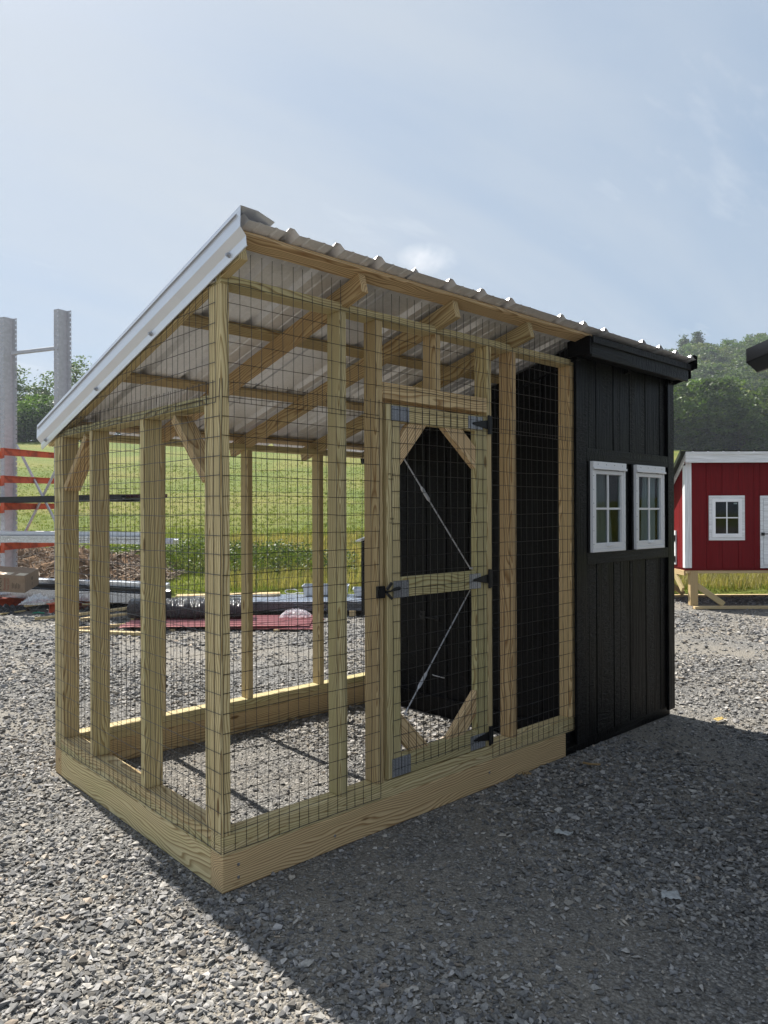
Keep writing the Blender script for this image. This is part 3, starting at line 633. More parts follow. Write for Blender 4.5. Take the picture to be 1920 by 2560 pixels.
# strap hinges
for z in (1.922, 1.107, .276):
    q = MB(); M = Matrix.Translation((0, -.005, 0)) @ Matrix(((1, 0, 0, 0), (0, 0, 1, 0), (0, 1, 0, 0), (0, 0, 0, 1)))
    q.prism([(1.478, z - .006), (1.470, z), (1.478, z + .006), (1.590, z + .024), (1.590, z - .024)], M, .004)
    q.prism([(1.602, z - .048), (1.602, z + .048), (1.627, z + .048), (1.627, z - .048)], M, .004)
    q.tube([(1.597, -.009, z - .050), (1.597, -.009, z + .050)], .007, 8); q.build('strap_hinge', IRON, door)
# slide-bolt style latch
q = MB(); q.box(.795, .838, -.016, -.0005, 1.068, 1.122); q.box(.801, .832, -.024, -.016, 1.074, 1.116); q.beam((.845, -.02, 1.105), (.868, -.03, 1.136), .012, .012); q.beam((.845, -.02, 1.088), (.868, -.03, 1.062), .012, .012)
q.tube([(.84, -.018, 1.095), (.87, -.018, 1.096), (.905, -.016, 1.104), (.932, -.012, 1.105)], [.006, .004, .007, .009], 8); q.build('gate_latch', IRON, door)
# grade stamps on the stile, washed-out ink
INK = mat('faded_ink', (.20, .17, .10), .8)
for (x, z, s_) in ((.876, 1.632, 'PT 363'), (.876, 1.612, '90 80 76'), (.886, 1.425, 'SYP'), (.880, 1.408, '90 80 16')):
    Mx = Matrix.Translation((x, -.0012, z)) @ Matrix.Rotation(math.pi / 2, 4, 'X'); text_mesh(s_, .014 if len(s_) < 7 else .009, Mx, INK, door, 'grade_stamp')
# small white lumber tag with bars
tg = MB().box(-.0035, -.0005, .030, .072, 2.352, 2.384).build('lumber_tag', mat('white_tag', (.8, .8, .8), .6), coop)
q = MB()
for i in range(4): q.box(-.0045, -.0036, .058, .069, 2.357 + i * .006, 2.3595 + i * .006)
for i in range(6): q.box(-.0045, -.0036, .034 + i * .0036, .0355 + i * .0036, 2.356, 2.379)
q.build('tag_print', INK, tg)
# staples / nail heads on the skid
for (x, y, z) in ((.07, -.001, .045), (.07, -.001, .095), (.55, -.001, .06), (1.6, -.001, .08)):
    MB().tube([(x, 0, z), (x, -.003, z)], .006, 8).build('nail_head', PLATE, coop)

# wire mesh ------------------------------------------------------------------
SPV, SPH, RW = .0508, .0762, .00130
def wob(k, s, amp=.006): return amp * (noise.noise(Vector((k * 7.3, s * 2.2, 3.1))) + .4 * noise.noise(Vector((k * 3.3, s * 9.0, 8.1))))
def tubes_np(lines, r, n=4):
    AV, AF = [], []; base = 0
    for P in lines:
        P = np.array(P); m_ = len(P)
        if m_ < 2: continue
        d = np.gradient(P, axis=0); d /= np.linalg.norm(d, axis=1)[:, None] + 1e-9
        ref = np.array([0.31, .77, .55]); u = np.cross(d, ref); u /= np.linalg.norm(u, axis=1)[:, None]; v = np.cross(d, u)
        ring = np.stack([P + (u * math.cos(a) + v * math.sin(a)) * r for a in np.arange(n) * 2 * math.pi / n + .78], 1)
        AV.append(ring.reshape(-1, 3)); i = np.arange(m_ - 1)[:, None] * n; k = np.arange(n)[None]
        AF.append((np.stack([i + k, i + (k + 1) % n, i + n + (k + 1) % n, i + n + k], -1) + base).reshape(-1, 4)); base += m_ * n
    return np.concatenate(AV), np.concatenate(AF)
def wire_panel(name, origin, ax, a0, a1, zlo, zhi, out_, parent, seed, holes=None, shear=0, sp=SPV, h0=None):
    """zlo/zhi: functions of the coordinate along the wall"""
    def P3(a, z, k):
        a2 = a + wob(seed + k, z); w = abs(wob(seed + 50 + k * .13, a * 1.3 + z, .0025)) + .0012
        q = Vector(origin); q[ax] += a2; q[1 - ax] += out_ * w; q.z = z; return tuple(q)
    L = []; k = 0; a = a0
    while a <= a1 + 1e-6:
        segs = [(zlo(a), zhi(a))]
        if holes:
            for (h0a, h1a, hz0, hz1) in holes:
                if h0a < a < h1a:
                    ns = []
                    for (s, e) in segs:
                        if s < hz0: ns.append((s, min(e, hz0)))
                        if e > hz1: ns.append((max(s, hz1), e))
                    segs = ns
        for (s, e) in segs:
            if e - s > .03:
                m_ = max(2, int((e - s) / .045)); L.append([P3(a, s + (e - s) * i / m_, k) for i in range(m_ + 1)])
        a += sp; k += 1
    z = h0 if h0 is not None else zlo(a0); zmax = max(zhi(a0), zhi(a1), zhi((a0 + a1) / 2)); k = 0
    while z <= zmax + 1e-6:
        run = []; m_ = int((a1 - a0) / .03)
        for i in range(m_ + 1):
            aa = a0 + (a1 - a0) * i / m_; zz = z + wob(seed + 90 + k, aa * 1.5, .0045)
            okk = zlo(aa) - .01 <= z <= zhi(aa) + .002
            if holes:
                for (h0a, h1a, hz0, hz1) in holes:
                    if h0a < aa < h1a and hz0 < z < hz1: okk = False
            if okk:
                w = .0012 + RW; q = Vector(origin); q[ax] += aa; q[1 - ax] += out_ * w; q.z = zz; run.append(tuple(q))
            else:
                if len(run) > 1: L.append(run)
                run = []
        if len(run) > 1: L.append(run)
        z += SPH; k += 1
    V, F = tubes_np(L, RW); o = mesh_np(name, V, F, WIREM, parent); o['kind'] = 'stuff'; return o
DOORH = (.842, 1.598, .19, 1.985)
# lower roll then upper roll, lapped between 1.88 and 1.98 m
wire_panel('wire_mesh', (0, -.0005, 0), 0, .004, 2.41, lambda a: .152, lambda a: 1.975, -1, coop, 1, [(DOORH[0], DOORH[1], 0, 3)], h0=.154)
wire_panel('wire_mesh', (0, -.0035, 0), 0, .03, 2.41, lambda a: 1.885, lambda a: 2.475 if (a % .6) > .03 else 2.38, -1, coop, 2, None, h0=1.887)
wire_panel('wire_mesh', (-.0005, 0, 0), 1, .004, 1.83, lambda a: .152, lambda a: min(1.975, PZ(a) - .05), -1, coop, 3, None, h0=.154)
wire_panel('wire_mesh', (-.0035, 0, 0), 1, .03, 1.80, lambda a: 1.885, lambda a: PZ(a) - .05, -1, coop, 4, None, h0=1.887)
wire_panel('wire_mesh', (0, 1.8305, 0), 0, .01, 2.39, lambda a: .152, lambda a: 1.955, 1, coop, 5, None, h0=.160)
wire_panel('wire_mesh', (0, -.0008, 0), 0, .898, 1.585, lambda a: .252, lambda a: 1.955, -1, door, 6, None, h0=.262)
# cut ends bent over the left-hand plate
L = []
for i in range(32):
    y = .11 + i * .0525 + random.uniform(-.008, .008); yy = random.uniform(-.012, .012); L.append([(-.004, y, 1.975), (-.006, y + yy * .3, 1.93), (-.007, y + yy, 1.887)])
V, F = tubes_np(L, RW); tag(mesh_np('wire_ends', V, F, WIREM, coop), kind='stuff')

# ------------------------------------------------------------------ storage rack at the left
def vec2(l, d): return RT * l + FW * d
ROW = vec2(.925, -.38).normalized(); ARM = vec2(.36, .93); ARM = (ARM - ROW * ARM.dot(ROW)).normalized()
def rackM(l, d, z=0):
    o = ldz(l, d, z); M = Matrix.Identity(4)
    for i in range(3): M[i][0], M[i][1], M[i][2], M[i][3] = ROW[i], ARM[i], (0, 0, 1)[i], o[i]
    return M
rack = empty('storage_rack', rackM(-6.27, 12.2)); tag(rack, 'tall perforated grey steel rack with orange arms at the left edge of the yard', 'storage rack')
def perforated(p, q, z0, z1, cols, pitch=.0762, hs=.0115):
    """a strip of steel between plan points p and q with rows of real holes; cols = positions across 0..1"""
    p, q = Vector((*p, 0)), Vector((*q, 0)); Lw = (q - p).length; xs = sorted(cols); V, F = [], []
    def P(x, z): w = p + (q - p) * (x / Lw); return (w.x, w.y, z)
    edges = [0] + [(xs[i] + xs[i + 1]) * Lw / 2 for i in range(len(xs) - 1)] + [Lw]; n = int((z1 - z0) / pitch); ph = (z1 - z0) / n
    for c in range(len(xs)):
        xa, xb, xm = edges[c], edges[c + 1], xs[c] * Lw
        for k in range(n):
            za, zb = z0 + k * ph, z0 + (k + 1) * ph; zm = (za + zb) / 2; b = len(V)
            V += [P(xa, za), P(xb, za), P(xb, zb), P(xa, zb), P(xm - hs, zm - hs), P(xm + hs, zm - hs), P(xm + hs, zm + hs), P(xm - hs, zm + hs)]
            F += [(b, b + 1, b + 5, b + 4), (b + 1, b + 2, b + 6, b + 5), (b + 2, b + 3, b + 7, b + 6), (b + 3, b, b + 4, b + 7)]
    return V, F
def post(ro, z1):
    M = WM[rack]; V, F = [], []; pl = [((0, 0), (.10, 0), (.22, .82)), ((.10, 0), (.125, .15), ()), ((.125, .15), (.215, .15), (.78,)), ((0, 0), (.0, .08), ())]
    for p, q, cols in pl:
        p = (p[0] + ro, p[1]); q = (q[0] + ro, q[1])
        if cols: v, f = perforated(p, q, .02, z1, cols)
        else: v = [(*p, .02), (*q, .02), (*q, z1), (*p, z1)]; f = [(0, 1, 2, 3)]
        n = len(V); V += [tuple(M @ Vector(a)) for a in v]; F += [tuple(i + n for i in a) for a in f]
    Mi = M.inverted(); o = mesh_py('upright', [tuple(Mi @ Vector(v)) for v in V], F, RACKG, rack, M); solidify(o, .004, 0)
    q = MB(); q.box(ro - .03, ro + .30, -.05, .22, 0, .018, M); q.build('foot_plate', RACKG, rack, M)
RL = 1.25
post(-.16, 4.76); post(RL - .21, 4.76)
def rb(name, a, b, w, t, m_, up=(0, 0, 1)):
    return board(name, WM[rack] @ Vector(a), WM[rack] @ Vector(b), w, t, m_, rack, up, .003)
rb('tie_bar', (.05, .06, 4.15), (RL - .15, .06, 4.15), .04, .055, RACKG)
for z0_, z1_ in ((.9, 1.75), (1.75, 2.6)): pass
rb('diagonal_tie', (.10, .10, 2.62), (RL - .03, .10, .95), .035, .03, RACKG); rb('diagonal_tie', (.10, .14, .95), (RL - .03, .14, 2.62), .035, .03, RACKG)
Ma = rackM(-6.0, 11.55)
for rr in (0.0,):
    for z in (2.50, 2.065, 1.635, 1.005):
        q = MB(); L_ = 1.3
        # tapered I-section arm
        for (za, zb, hw) in ((0, .008, .03), (-.098, -.106, .03)):
            q.add([(rr - hw, 0, z + za), (rr + hw, 0, z + za), (rr + hw, L_, z + (za if za == 0 else -.068)), (rr - hw, L_, z + (za if za == 0 else -.068)), (rr - hw, 0, z + zb), (rr + hw, 0, z + zb), (rr + hw, L_, z + (zb if za == 0 else -.076)), (rr - hw, L_, z + (zb if za == 0 else -.076))], [tuple(reversed(f)) for f in CUBEF] if zb < za else CUBEF)
        q.add([(rr - .004, 0, z - .098), (rr + .004, 0, z - .098), (rr + .004, L_, z - .068), (rr - .004, L_, z - .068), (rr - .004, 0, z), (rr + .004, 0, z), (rr + .004, L_, z), (rr - .004, L_, z)], CUBEF)
        q.box(rr - .05, rr + .03, -.008, .0, z - .15, z + .01)
        q.v = [tuple(Ma @ Vector(v)) for v in q.v]; am = q.build('arm', ORANGE, rack, Ma @ Matrix.Translation((rr, 0, z)))
        q = MB(); q.box(rr - .21, rr - .06, -.03, .045, z - .155, z - .04)
        for bx_ in (-.18, -.12): q.tube([(rr + bx_, -.03, z - .025), (rr + bx_, -.055, z - .025)], .016, 8)
        q.v = [tuple(Ma @ Vector(v)) for v in q.v]; q.build('bracket', ORANGE, am)
for rr in (.05, 1.30):
    q = MB(); q.box(rr - .05, rr + .05, -.32, 1.5, .135, .150); q.box(rr - .05, rr + .05, -.32, 1.5, .0, .012); q.box(rr - .005, rr + .005, -.318, 1.498, .012, .135)
    q.v = [tuple(Ma @ Vector(v)) for v in q.v]; q.build('base_beam', ORANGE, rack, Ma @ Matrix.Translation((rr, .5, .1)))
q = MB(); q.box(-1.6, -.02, .15, .25, .10, .145); q.v = [tuple(Ma @ Vector(v)) for v in q.v]; q.build('base_beam', ORANGE, rack, Ma @ Matrix.Translation((-.8, .2, .1)))

SILV = make_metal('wrapped_silver_trim', (.60, .62, .66), .22, .7, 30, .35); BLKT = mat('black_trim_metal', (.012, .012, .014), .28, .3); MAROON = mat('dark_maroon_trim', (.05, .012, .02), .25, .3)
def long_bundle(name, label, pieces, cat='trim', group=None, l0=-7.6, l1=None):
    """pieces: (r0, r1, arm offset, width, z, height, material, partname)"""
    root = empty(name, Ma @ Matrix.Translation((0, pieces[0][2], pieces[0][4]))); tag(root, label, cat, group)
    for (r0, r1, ao, w, z, h, m_, pn) in pieces:
        lip = .012
        M = Ma @ Matrix.Translation(((r0 + r1) / 2, ao, z)); L2 = (r1 - r0) / 2
        # folded channel section with small lips
        pr = [(-w / 2, 0), (w / 2, 0), (w / 2, h), (w / 2 - lip, h), (w / 2 - lip, h - .01), (w * .15, h * .72), (-w * .2, h * .72), (-w / 2 + lip, h), (-w / 2, h)]
        q = MB(); n = len(pr); sag = [0, -.006, 0, .006, 0]
        for k in range(5):
            x = -L2 + 2 * L2 * k / 4; q.v += [(x, y, zz + sag[k]) for y, zz in pr]
        for k in range(4): q.f += [(k * n + i, k * n + (i + 1) % n, (k + 1) * n + (i + 1) % n, (k + 1) * n + i) for i in range(n)]
        q.f += [tuple(reversed(range(n))), tuple(4 * n + i for i in range(n))]
        mesh_py(pn, q.v, q.f, m_, root, M)
    return root
long_bundle('black_trim_bundle', 'black and maroon metal trim lengths lying across the middle orange arms', [(-2.6, 2.78, .30, .10, 1.645, .05, BLKT, 'trim_length'), (-2.6, 2.25, .16, .09, 1.645, .06, BLKT, 'trim_length'), (-2.0, 2.20, .22, .10, 1.707, .035, BLKT, 'trim_length'), (-1.9, 2.8, .42, .12, 1.70, .055, MAROON, 'trim_length')], 'metal trim')
long_bundle('grey_trim_bundle', 'grey metal trim lengths resting on the lowest orange arms', [(-2.6, 2.9, .22, .13, 1.015, .07, SILV, 'trim_length'), (-2.6, 3.0, .42, .14, 1.015, .08, SILV, 'trim_length'), (-2.4, 2.8, .20, .10, 1.09, .03, SILV, 'trim_length')], 'metal trim')
long_bundle('silver_trim_bundle', 'plastic wrapped silver trim stacked low on the base of the rack', [(-.35, 2.65, .18, .24, .152, .15, SILV, 'trim_length'), (-.35, 2.75, .50, .26, .152, .17, BLKT, 'trim_length'), (-.4, 2.75, .46, .26, .325, .10, SILV, 'trim_length'), (-.45, 2.6, .26, .16, .31, .05, BLKT, 'trim_length')], 'metal trim')
q = MB(); L = [Ma @ Vector((x, .28 + .02 * math.sin(x * 3), 1.155)) for x in np.linspace(-2.2, 2.6, 16)]
q.tube(L, .04, 8); tag(q.build('wrapped_tube', mat('white_foam_wrap', (.72, .73, .74), .5), None, Matrix.Translation(L[8]), True), 'white wrapped tube lying on the grey trim lengths', 'tube')
for i, (z, aa, nm) in enumerate(((.225, -.02, 'upper pale grey steel sheet stack under the cardboard box'), (.155, -.06, 'lower pale grey steel sheet stack under the cardboard box'))):
    o = board('steel_sheet_stack', Ma @ Vector((-2.6, aa + .2, z + .018)), Ma @ Vector((-.13 + i * .02, aa + .2, z + .018)), .55, .034, SILV); tag(o, nm, 'metal sheets')
# cardboard box
CARD = mat('brown_cardboard', (.30, .215, .145), .8); t, b = nodes(CARD); tcx = N(t, 'ShaderNodeTexCoord'); nx = noisetex(t, mapping(t, tcx.outputs['Object'], (4, 40, 4)).outputs[0], 2, 4); rx = ramp(t, [(.3, (.25, .175, .115)), (.7, (.33, .24, .165))], nx.outputs['Fac']); t.links.new(rx.outputs[0], b.inputs['Base Color'])
pb = at(62, 11.05, .275); Mb = Matrix.Translation(pb) @ Matrix.Rotation(math.atan2(RT.y, RT.x) + .06, 4, 'Z') @ Matrix.Rotation(math.radians(4), 4, 'Y') @ Matrix.Rotation(math.radians(9), 4, 'X')
box = empty('cardboard_box', Mb); tag(box, 'brown cardboard box with printed lettering tilted on the steel sheets', 'box')
BW, BD, BH = .85, .50, .26
q = MB(); q.box(-BW, 0, 0, BD, 0, BH); bevel_obj(mesh_py('box_body', q.v, q.f, CARD, box, Mb), .006)
q = MB(); q.box(-BW + .004, -.003, .004, BD / 2 - .002, BH + .0005, BH + .004); q.box(-BW + .004, -.003, BD / 2 + .002, BD - .004, BH + .0005, BH + .004); mesh_py('flaps', q.v, q.f, CARD, box, Mb)
PATCH = mat('pale_box_patch', (.72, .62, .47), .6)  # paler patches laid flat on the box top
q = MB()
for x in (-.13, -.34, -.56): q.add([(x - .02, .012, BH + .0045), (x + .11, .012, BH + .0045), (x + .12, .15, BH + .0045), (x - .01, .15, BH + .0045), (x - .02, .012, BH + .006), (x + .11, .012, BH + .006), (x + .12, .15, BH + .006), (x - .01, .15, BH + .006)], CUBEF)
tag(mesh_py('pale_patches', q.v, q.f, PATCH, box, Mb), kind='stuff')
def btxt(s, size, x, z, m_):
    M = Mb @ Matrix.Translation((x, -.0022, z)) @ Matrix.Rotation(math.pi / 2, 4, 'X') @ Matrix.Rotation(math.pi / 2, 4, 'Z'); text_mesh(s, size, M, m_, box)
BINK = mat('black_print', (.03, .025, .02), .7); RINK = mat('red_brown_print', (.25, .055, .04), .7)
btxt('POLY', .085, -.345, .02, BINK); btxt('Aluminum', .048, -.285, .02, RINK); btxt('Trim Coil', .048, -.232, .02, RINK)
q = MB()
for i in range(6): q.box(-.19 + i * .022, -.184 + i * .022, -.0012, -.0003, .06 + .01 * (i % 2), .15 - .012 * (i % 3))
tag(mesh_py('small_print', q.v, q.f, BINK, box, Mb), kind='stuff')
q = MB(); q.tube([(.0003, .25, .17), (.0012, .25, .17)], .03, 16); q.box(.0003, .0012, .24, .26, .06, .11); mesh_py('round_mark', q.v, q.f, mat('dark_print', (.14, .10, .06), .7), box, Mb)
# crumpled clear plastic
FILM = mat('clear_plastic_film', (.8, .82, .85), .12); t, b = nodes(FILM); b.inputs['Alpha'].default_value = .38; b.inputs['Specular IOR Level'].default_value = .9
def crumple(name, label, c, sx, sy, h, seed, m_=FILM, cat='plastic wrap', rot=0.0):
    V = []; n = 34
    for j in range(n):
        for i in range(n):
            x, y = (i / (n - 1) - .5), (j / (n - 1) - .5); p = Vector((x * 5 + seed, y * 5, seed)); e = max(0, 1 - (2 * max(abs(x), abs(y))) ** 3)
            z = h * e * (.45 + .9 * abs(noise.noise(p)) + .55 * abs(noise.noise(p * 2.7)) + .25 * noise.noise(p * 6))
            V.append((x * sx + .06 * sx * noise.noise(p * 1.7), y * sy + .08 * sy * noise.noise(p * 2.1 + Vector((4, 4, 4))), max(z, .002)))
    F = [(j * n + i, j * n + i + 1, (j + 1) * n + i + 1, (j + 1) * n + i) for j in range(n - 1) for i in range(n - 1)]
    return tag(mesh_py(name, V, F, m_, None, yawM(c, rot)), label, cat)
crumple('plastic_wrap', 'crumpled clear plastic film spilling beside the cardboard box', at(92, 10.95, .13), .38, .4, .12, 3.3)
crumple('plastic_wrap', 'small clear plastic film heap on the maroon sheets', at(738, 9.75, .095), .40, .3, .10, 8.1)
TARP = mat('black_plastic_scrap', (.012, .012, .014), .3)
crumple('black_plastic', 'crumpled black plastic scrap on the gravel behind the left stud', at(318, 11.3, 0), .85, .6, .20, 5.5, TARP, 'plastic scrap')
crumple('black_plastic', 'dark crumpled sheet under the rack base at the left edge', at(14, 10.9, 0), .5, .5, .10, 6.5, TARP, 'plastic scrap')
# scrap boards on the gravel
sb = [((60, 10.9, .10), (150, 11.2, .13), .10, .03, 'splintered pale board leaning against the orange rack base'), ((86, 10.05, .03), (175, 10.25, .05), .09, .035, 'short pale board sticking out left of the coop post'),
      ((0, 10.6, .02), (62, 10.9, .03), .04, .02, 'thin grey lath on the gravel at the left edge'), ((190, 10.3, .05), (352, 10.6, .12), .09, .035, 'upper long board of the scrap behind the run'),
      ((200, 9.9, .04), (352, 10.15, .10), .12, .035, 'second long board of the scrap behind the run'), ((186, 9.15, .025), (352, 9.5, .04), .14, .04, 'wide board nearest the run in the scrap pile'),
      ((188, 9.0, .02), (356, 8.75, .03), .09, .038, 'lumber lying flat in front of the scrap pile'), ((335, 9.7, .05), (362, 9.9, .06), .12, .06, 'stub of lumber beside the second left stud'),
      ((205, 10.9, .12), (330, 11.1, .14), .08, .03, 'weathered board behind the black plastic scrap')]
for k, (a, b_, w, t_, lb) in enumerate(sb): tag(board('scrap_board', at(*a), at(*b_), w, t_, WOODP, None, (0, .05 * (k % 3), 1)), lb, 'board')
q = MB(); q.tube([at(82, 10.75, .01), at(95, 10.7, .03), at(110, 10.75, .01)], .012, 6); tag(q.build('green_strap', mat('green_strap', (.03, .25, .15), .5), None, Matrix.Translation(at(95, 10.7, 0))), 'short green strap on the gravel below the rack base', 'strap')

# stacks behind the run
def stackM(u, D, z, ang=0): return yawM(at(u, D, z), ang)
def ribbed(name, L_, Wd, m_, parent, M, nr=5, hr=.018):
    pr = []; 
    for i in range(nr):
        c = -Wd / 2 + Wd * (i + .5) / nr; pr += [(c - .028, 0), (c - .012, hr), (c + .012, hr), (c + .028, 0)]
    pr = [(-Wd / 2, 0)] + pr + [(Wd / 2, 0)]; n = len(pr); V = [(x, y, z) for x in (-L_ / 2, L_ / 2) for y, z in pr]
    F = [(i, i + 1, n + i + 1, n + i) for i in range(n - 1)]; o = mesh_py(name, V, F, m_, parent, M); return solidify(o, .0012, 0)
PINK = mat('maroon_panel_sky_pink', (.36, .13, .13), .3, .3, .8); rs = empty('red_roof_sheets', stackM(650, 9.4, 0)); tag(rs, 'maroon ribbed metal sheets lying on the gravel behind the run', 'metal sheets')  # maroon metal; the pink sky reflection is put into the base colour
ribbed('sheet', 2.35, .92, PINK, rs, stackM(553, 9.55, .062, .03)); ribbed('sheet', 2.3, .92, PINK, rs, stackM(545, 9.6, .045, .03))
ribbed('sheet', 1.15, .86, PINK, rs, stackM(690, 9.5, .030, -.05))
for k, (u, D) in enumerate(((430, 9.6), (560, 9.55), (690, 9.55))): board('dunnage', at(u, D - .5, .014), at(u + 6, D + .5, .014), .07, .026, WOODP, rs)
# black wrapped bundle
CRINK = mat('crinkled_black_wrap', (.02, .02, .024), .16, .0, 1.0); t, b = nodes(CRINK); tcx = N(t, 'ShaderNodeTexCoord'); nx = noisetex(t, mapping(t, tcx.outputs['Object'], (18, 60, 60)).outputs[0], 1, 4, .7, 1.5); bump(t, b, nx.outputs['Fac'], 1.0, .03)
V = []; na, nx_ = 20, 90
for i in range(nx_):
    for k in range(na):
        a = 2 * math.pi * k / na; x = (i / (nx_ - 1) - .5) * 1.55; r = .135 * (1 + .10 * noise.noise(Vector((x * 9, math.cos(a) * 2, math.sin(a) * 2))) + .07 * noise.noise(Vector((x * 30, math.cos(a) * 6, math.sin(a) * 6))))
        V.append((x, r * math.cos(a) * 1.25, max(r * math.sin(a), -.118)))
F = [(i * na + k, i * na + (k + 1) % na, (i + 1) * na + (k + 1) % na, (i + 1) * na + k) for i in range(nx_ - 1) for k in range(na)] + [tuple(range(na))[::-1], tuple((nx_ - 1) * na + k for k in range(na))]
tag(mesh_py('wrapped_bundle', V, F, CRINK, None, stackM(474, 9.72, .205, .02)), 'long bundle in crinkled black plastic lying on the red sheets', 'bundle')
ps = empty('panel_stack', stackM(720, 10.75, 0)); tag(ps, 'stack of pale galvanised roof panels on timber behind the run', 'metal panels')
for k in range(6): ribbed('panel', 3.4 - .04 * k, .86, SILV, ps, stackM(706 + (k % 3) * 4, 10.78 + .015 * (k % 2), .09 + .024 * k, .006 * (k % 3)), 5, .019)
for u in (470, 600, 740, 880, 965): board('dunnage', at(u, 10.35, .045), at(u, 11.2, .045), .09, .088, WOODP, ps)
board('packing_board', at(440, 10.75, .262), at(700, 11.05, .262), .22, .012, WOODP, ps)
GREYP = mat('grey_plastic_tub', (.33, .36, .40), .45)
for (u0, u1, D, z0_, h, lb) in ((759, 870, 11.0, .245, .14, 'larger grey plastic trough on the panel stack behind the run'), (884, 960, 10.9, .245, .10, 'smaller grey plastic trough half behind the door post')):
    M = stackM((u0 + u1) / 2, D, z0_); L_ = (u1 - u0) / FPX * D; q = MB(); wl = .012; Wd = .34
    q.box(-L_ / 2 + .02, L_ / 2 - .02, -Wd / 2 + .02, Wd / 2 - .02, 0, wl)
    for s in (-1, 1):
        q.add([(-L_ / 2 + .02, s * (Wd / 2 - .02), wl), (L_ / 2 - .02, s * (Wd / 2 - .02), wl), (L_ / 2, s * Wd / 2, h), (-L_ / 2, s * Wd / 2, h)], [(0, 1, 2, 3)])
        q.add([(s * (L_ / 2 - .02), -Wd / 2 + .02, wl), (s * (L_ / 2 - .02), Wd / 2 - .02, wl), (s * L_ / 2, Wd / 2, h), (s * L_ / 2, -Wd / 2, h)], [(0, 1, 2, 3)])
    q.add([(-L_ / 2 - .015, -Wd / 2 - .015, h), (L_ / 2 + .015, -Wd / 2 - .015, h), (L_ / 2 + .015, Wd / 2 + .015, h), (-L_ / 2 - .015, Wd / 2 + .015, h), (-L_ / 2, -Wd / 2, h), (L_ / 2, -Wd / 2, h), (L_ / 2, Wd / 2, h), (-L_ / 2, Wd / 2, h)], [(0, 1, 5, 4), (1, 2, 6, 5), (2, 3, 7, 6), (3, 0, 4, 7)])
    tag(solidify(mesh_py('plastic_trough', q.v, q.f, GREYP, None, M), .006, 0), lb, 'trough')
q = MB(); q.tube([at(728 + 16 * math.cos(a) , 10.9 , .300 + .035 * math.sin(a)) for a in np.linspace(.3, 5.6, 18)] + [at(790, 10.85, .29)], .008, 6); tag(q.build('hose', mat('pale_hose', (.5, .5, .48), .5), None, Matrix.Translation(at(735, 10.9, .3)), True), 'loop of pale hose beside the larger grey trough', 'hose')
# flat scraps left in the meadow behind the rack
for (u, D, z, lb) in ((95, 16.2, .22, 'pale corrugated sheet lying in the grass above the debris'), (70, 21, .62, 'long white sheet scrap lying far back in the meadow')):
    ribbed('loose_sheet', 1.5, .5, SILV, None, stackM(u, D, z + field_h(*(( u - 960) / FPX * D, D)) * .3, .25), 4).update() if False else tag(ribbed('loose_sheet', 1.5 if D < 20 else 2.6, .5, SILV, None, stackM(u, D, field_h((u - 960) / FPX * D, D) + .10, .12), 4), lb, 'metal sheet')

# ------------------------------------------------------------------ red coop on legs
rM = yawM(at(1714, 11.05, 0), .0); red = empty('red_coop', rM); tag(red, 'red coop with white trim raised on timber legs at the right', 'chicken coop')
def rbx(name, x0, x1, y0, y1, z0, z1, m_, bev=.003):
    d = (x1 - x0, y1 - y0, z1 - z0); c = Vector(((x0 + x1) / 2, (y0 + y1) / 2, (z0 + z1) / 2)); k = d.index(max(d)); h = d[k] / 2; e = Vector([h if i == k else 0 for i in range(3)])
    up = rM.to_3x3() @ Vector(((0, 0, 1) if k < 2 else (0, 1, 0))); w, t = {0: (d[1], d[2]), 1: (d[0], d[2]), 2: (d[0], d[1])}[k]
    return board(name, rM @ (c - e), rM @ (c + e), w, t, m_, red, up, bev)
RW_, ZB, ZT = 3.0, .605, 2.29; DP = 1.75; RSL = .80
gxs = [.09, .315, .56, .80, 1.035]; 
def rtop(y): return ZT - .02 - RSL * y
# front siding boards, cut round the window and the door
wx0, wx1, wz0, wz1 = .345, .885, 1.03, 1.705; dx0, dx1, dz1 = 1.118, 1.85, 1.70
xs = [.06, .31, .55, .795, 1.03, 1.118]; cuts = list(zip(xs[:-1], xs[1:])) + [(1.118 + .24 * k, 1.118 + .24 * (k + 1)) for k in range(8)]
for a, b_ in cuts:
    a2, b2 = a + .003, b_ - .003; segs = [(a2, b2, ZB, ZT)]
    for (hx0, hx1, hz0, hz1) in ((wx0 + .03, wx1 - .03, wz0 + .03, wz1 - .03), (dx0 + .02, dx1, ZB, dz1 - .02)):
        ns = []
        for (p0, p1, s, e) in segs:
            o0, o1 = max(p0, hx0), min(p1, hx1)
            if o1 - o0 < .01 or e <= hz0 or s >= hz1: ns.append((p0, p1, s, e)); continue
            if o0 - p0 > .01: ns.append((p0, o0 - .0004, s, e))
            if p1 - o1 > .01: ns.append((o1 + .0004, p1, s, e))
            if hz0 - s > .02: ns.append((o0, o1, s, hz0))
            if e - hz1 > .02: ns.append((o0, o1, hz1, e))
        segs = ns
    for (p0, p1, s, e) in segs: rbx('siding_board', p0, p1, .0, .012, s, e, RED)
q = MB(); q.box(.01, wx0 + .03, .0125, .02, ZB, ZT); q.box(wx1 - .03, dx0 + .02, .0125, .02, ZB, ZT); q.box(wx0 + .03, wx1 - .03, .0125, .02, ZB, wz0 + .03); q.box(wx0 + .03, wx1 - .03, .0125, .02, wz1 - .03, ZT); q.box(dx0 + .02, 3.0, .0125, .02, dz1 - .02, ZT); q.box(dx1, 3.0, .0125, .02, ZB, dz1 - .02)
q.box(.01, 3.0, .02, DP, ZB - .03, ZB)
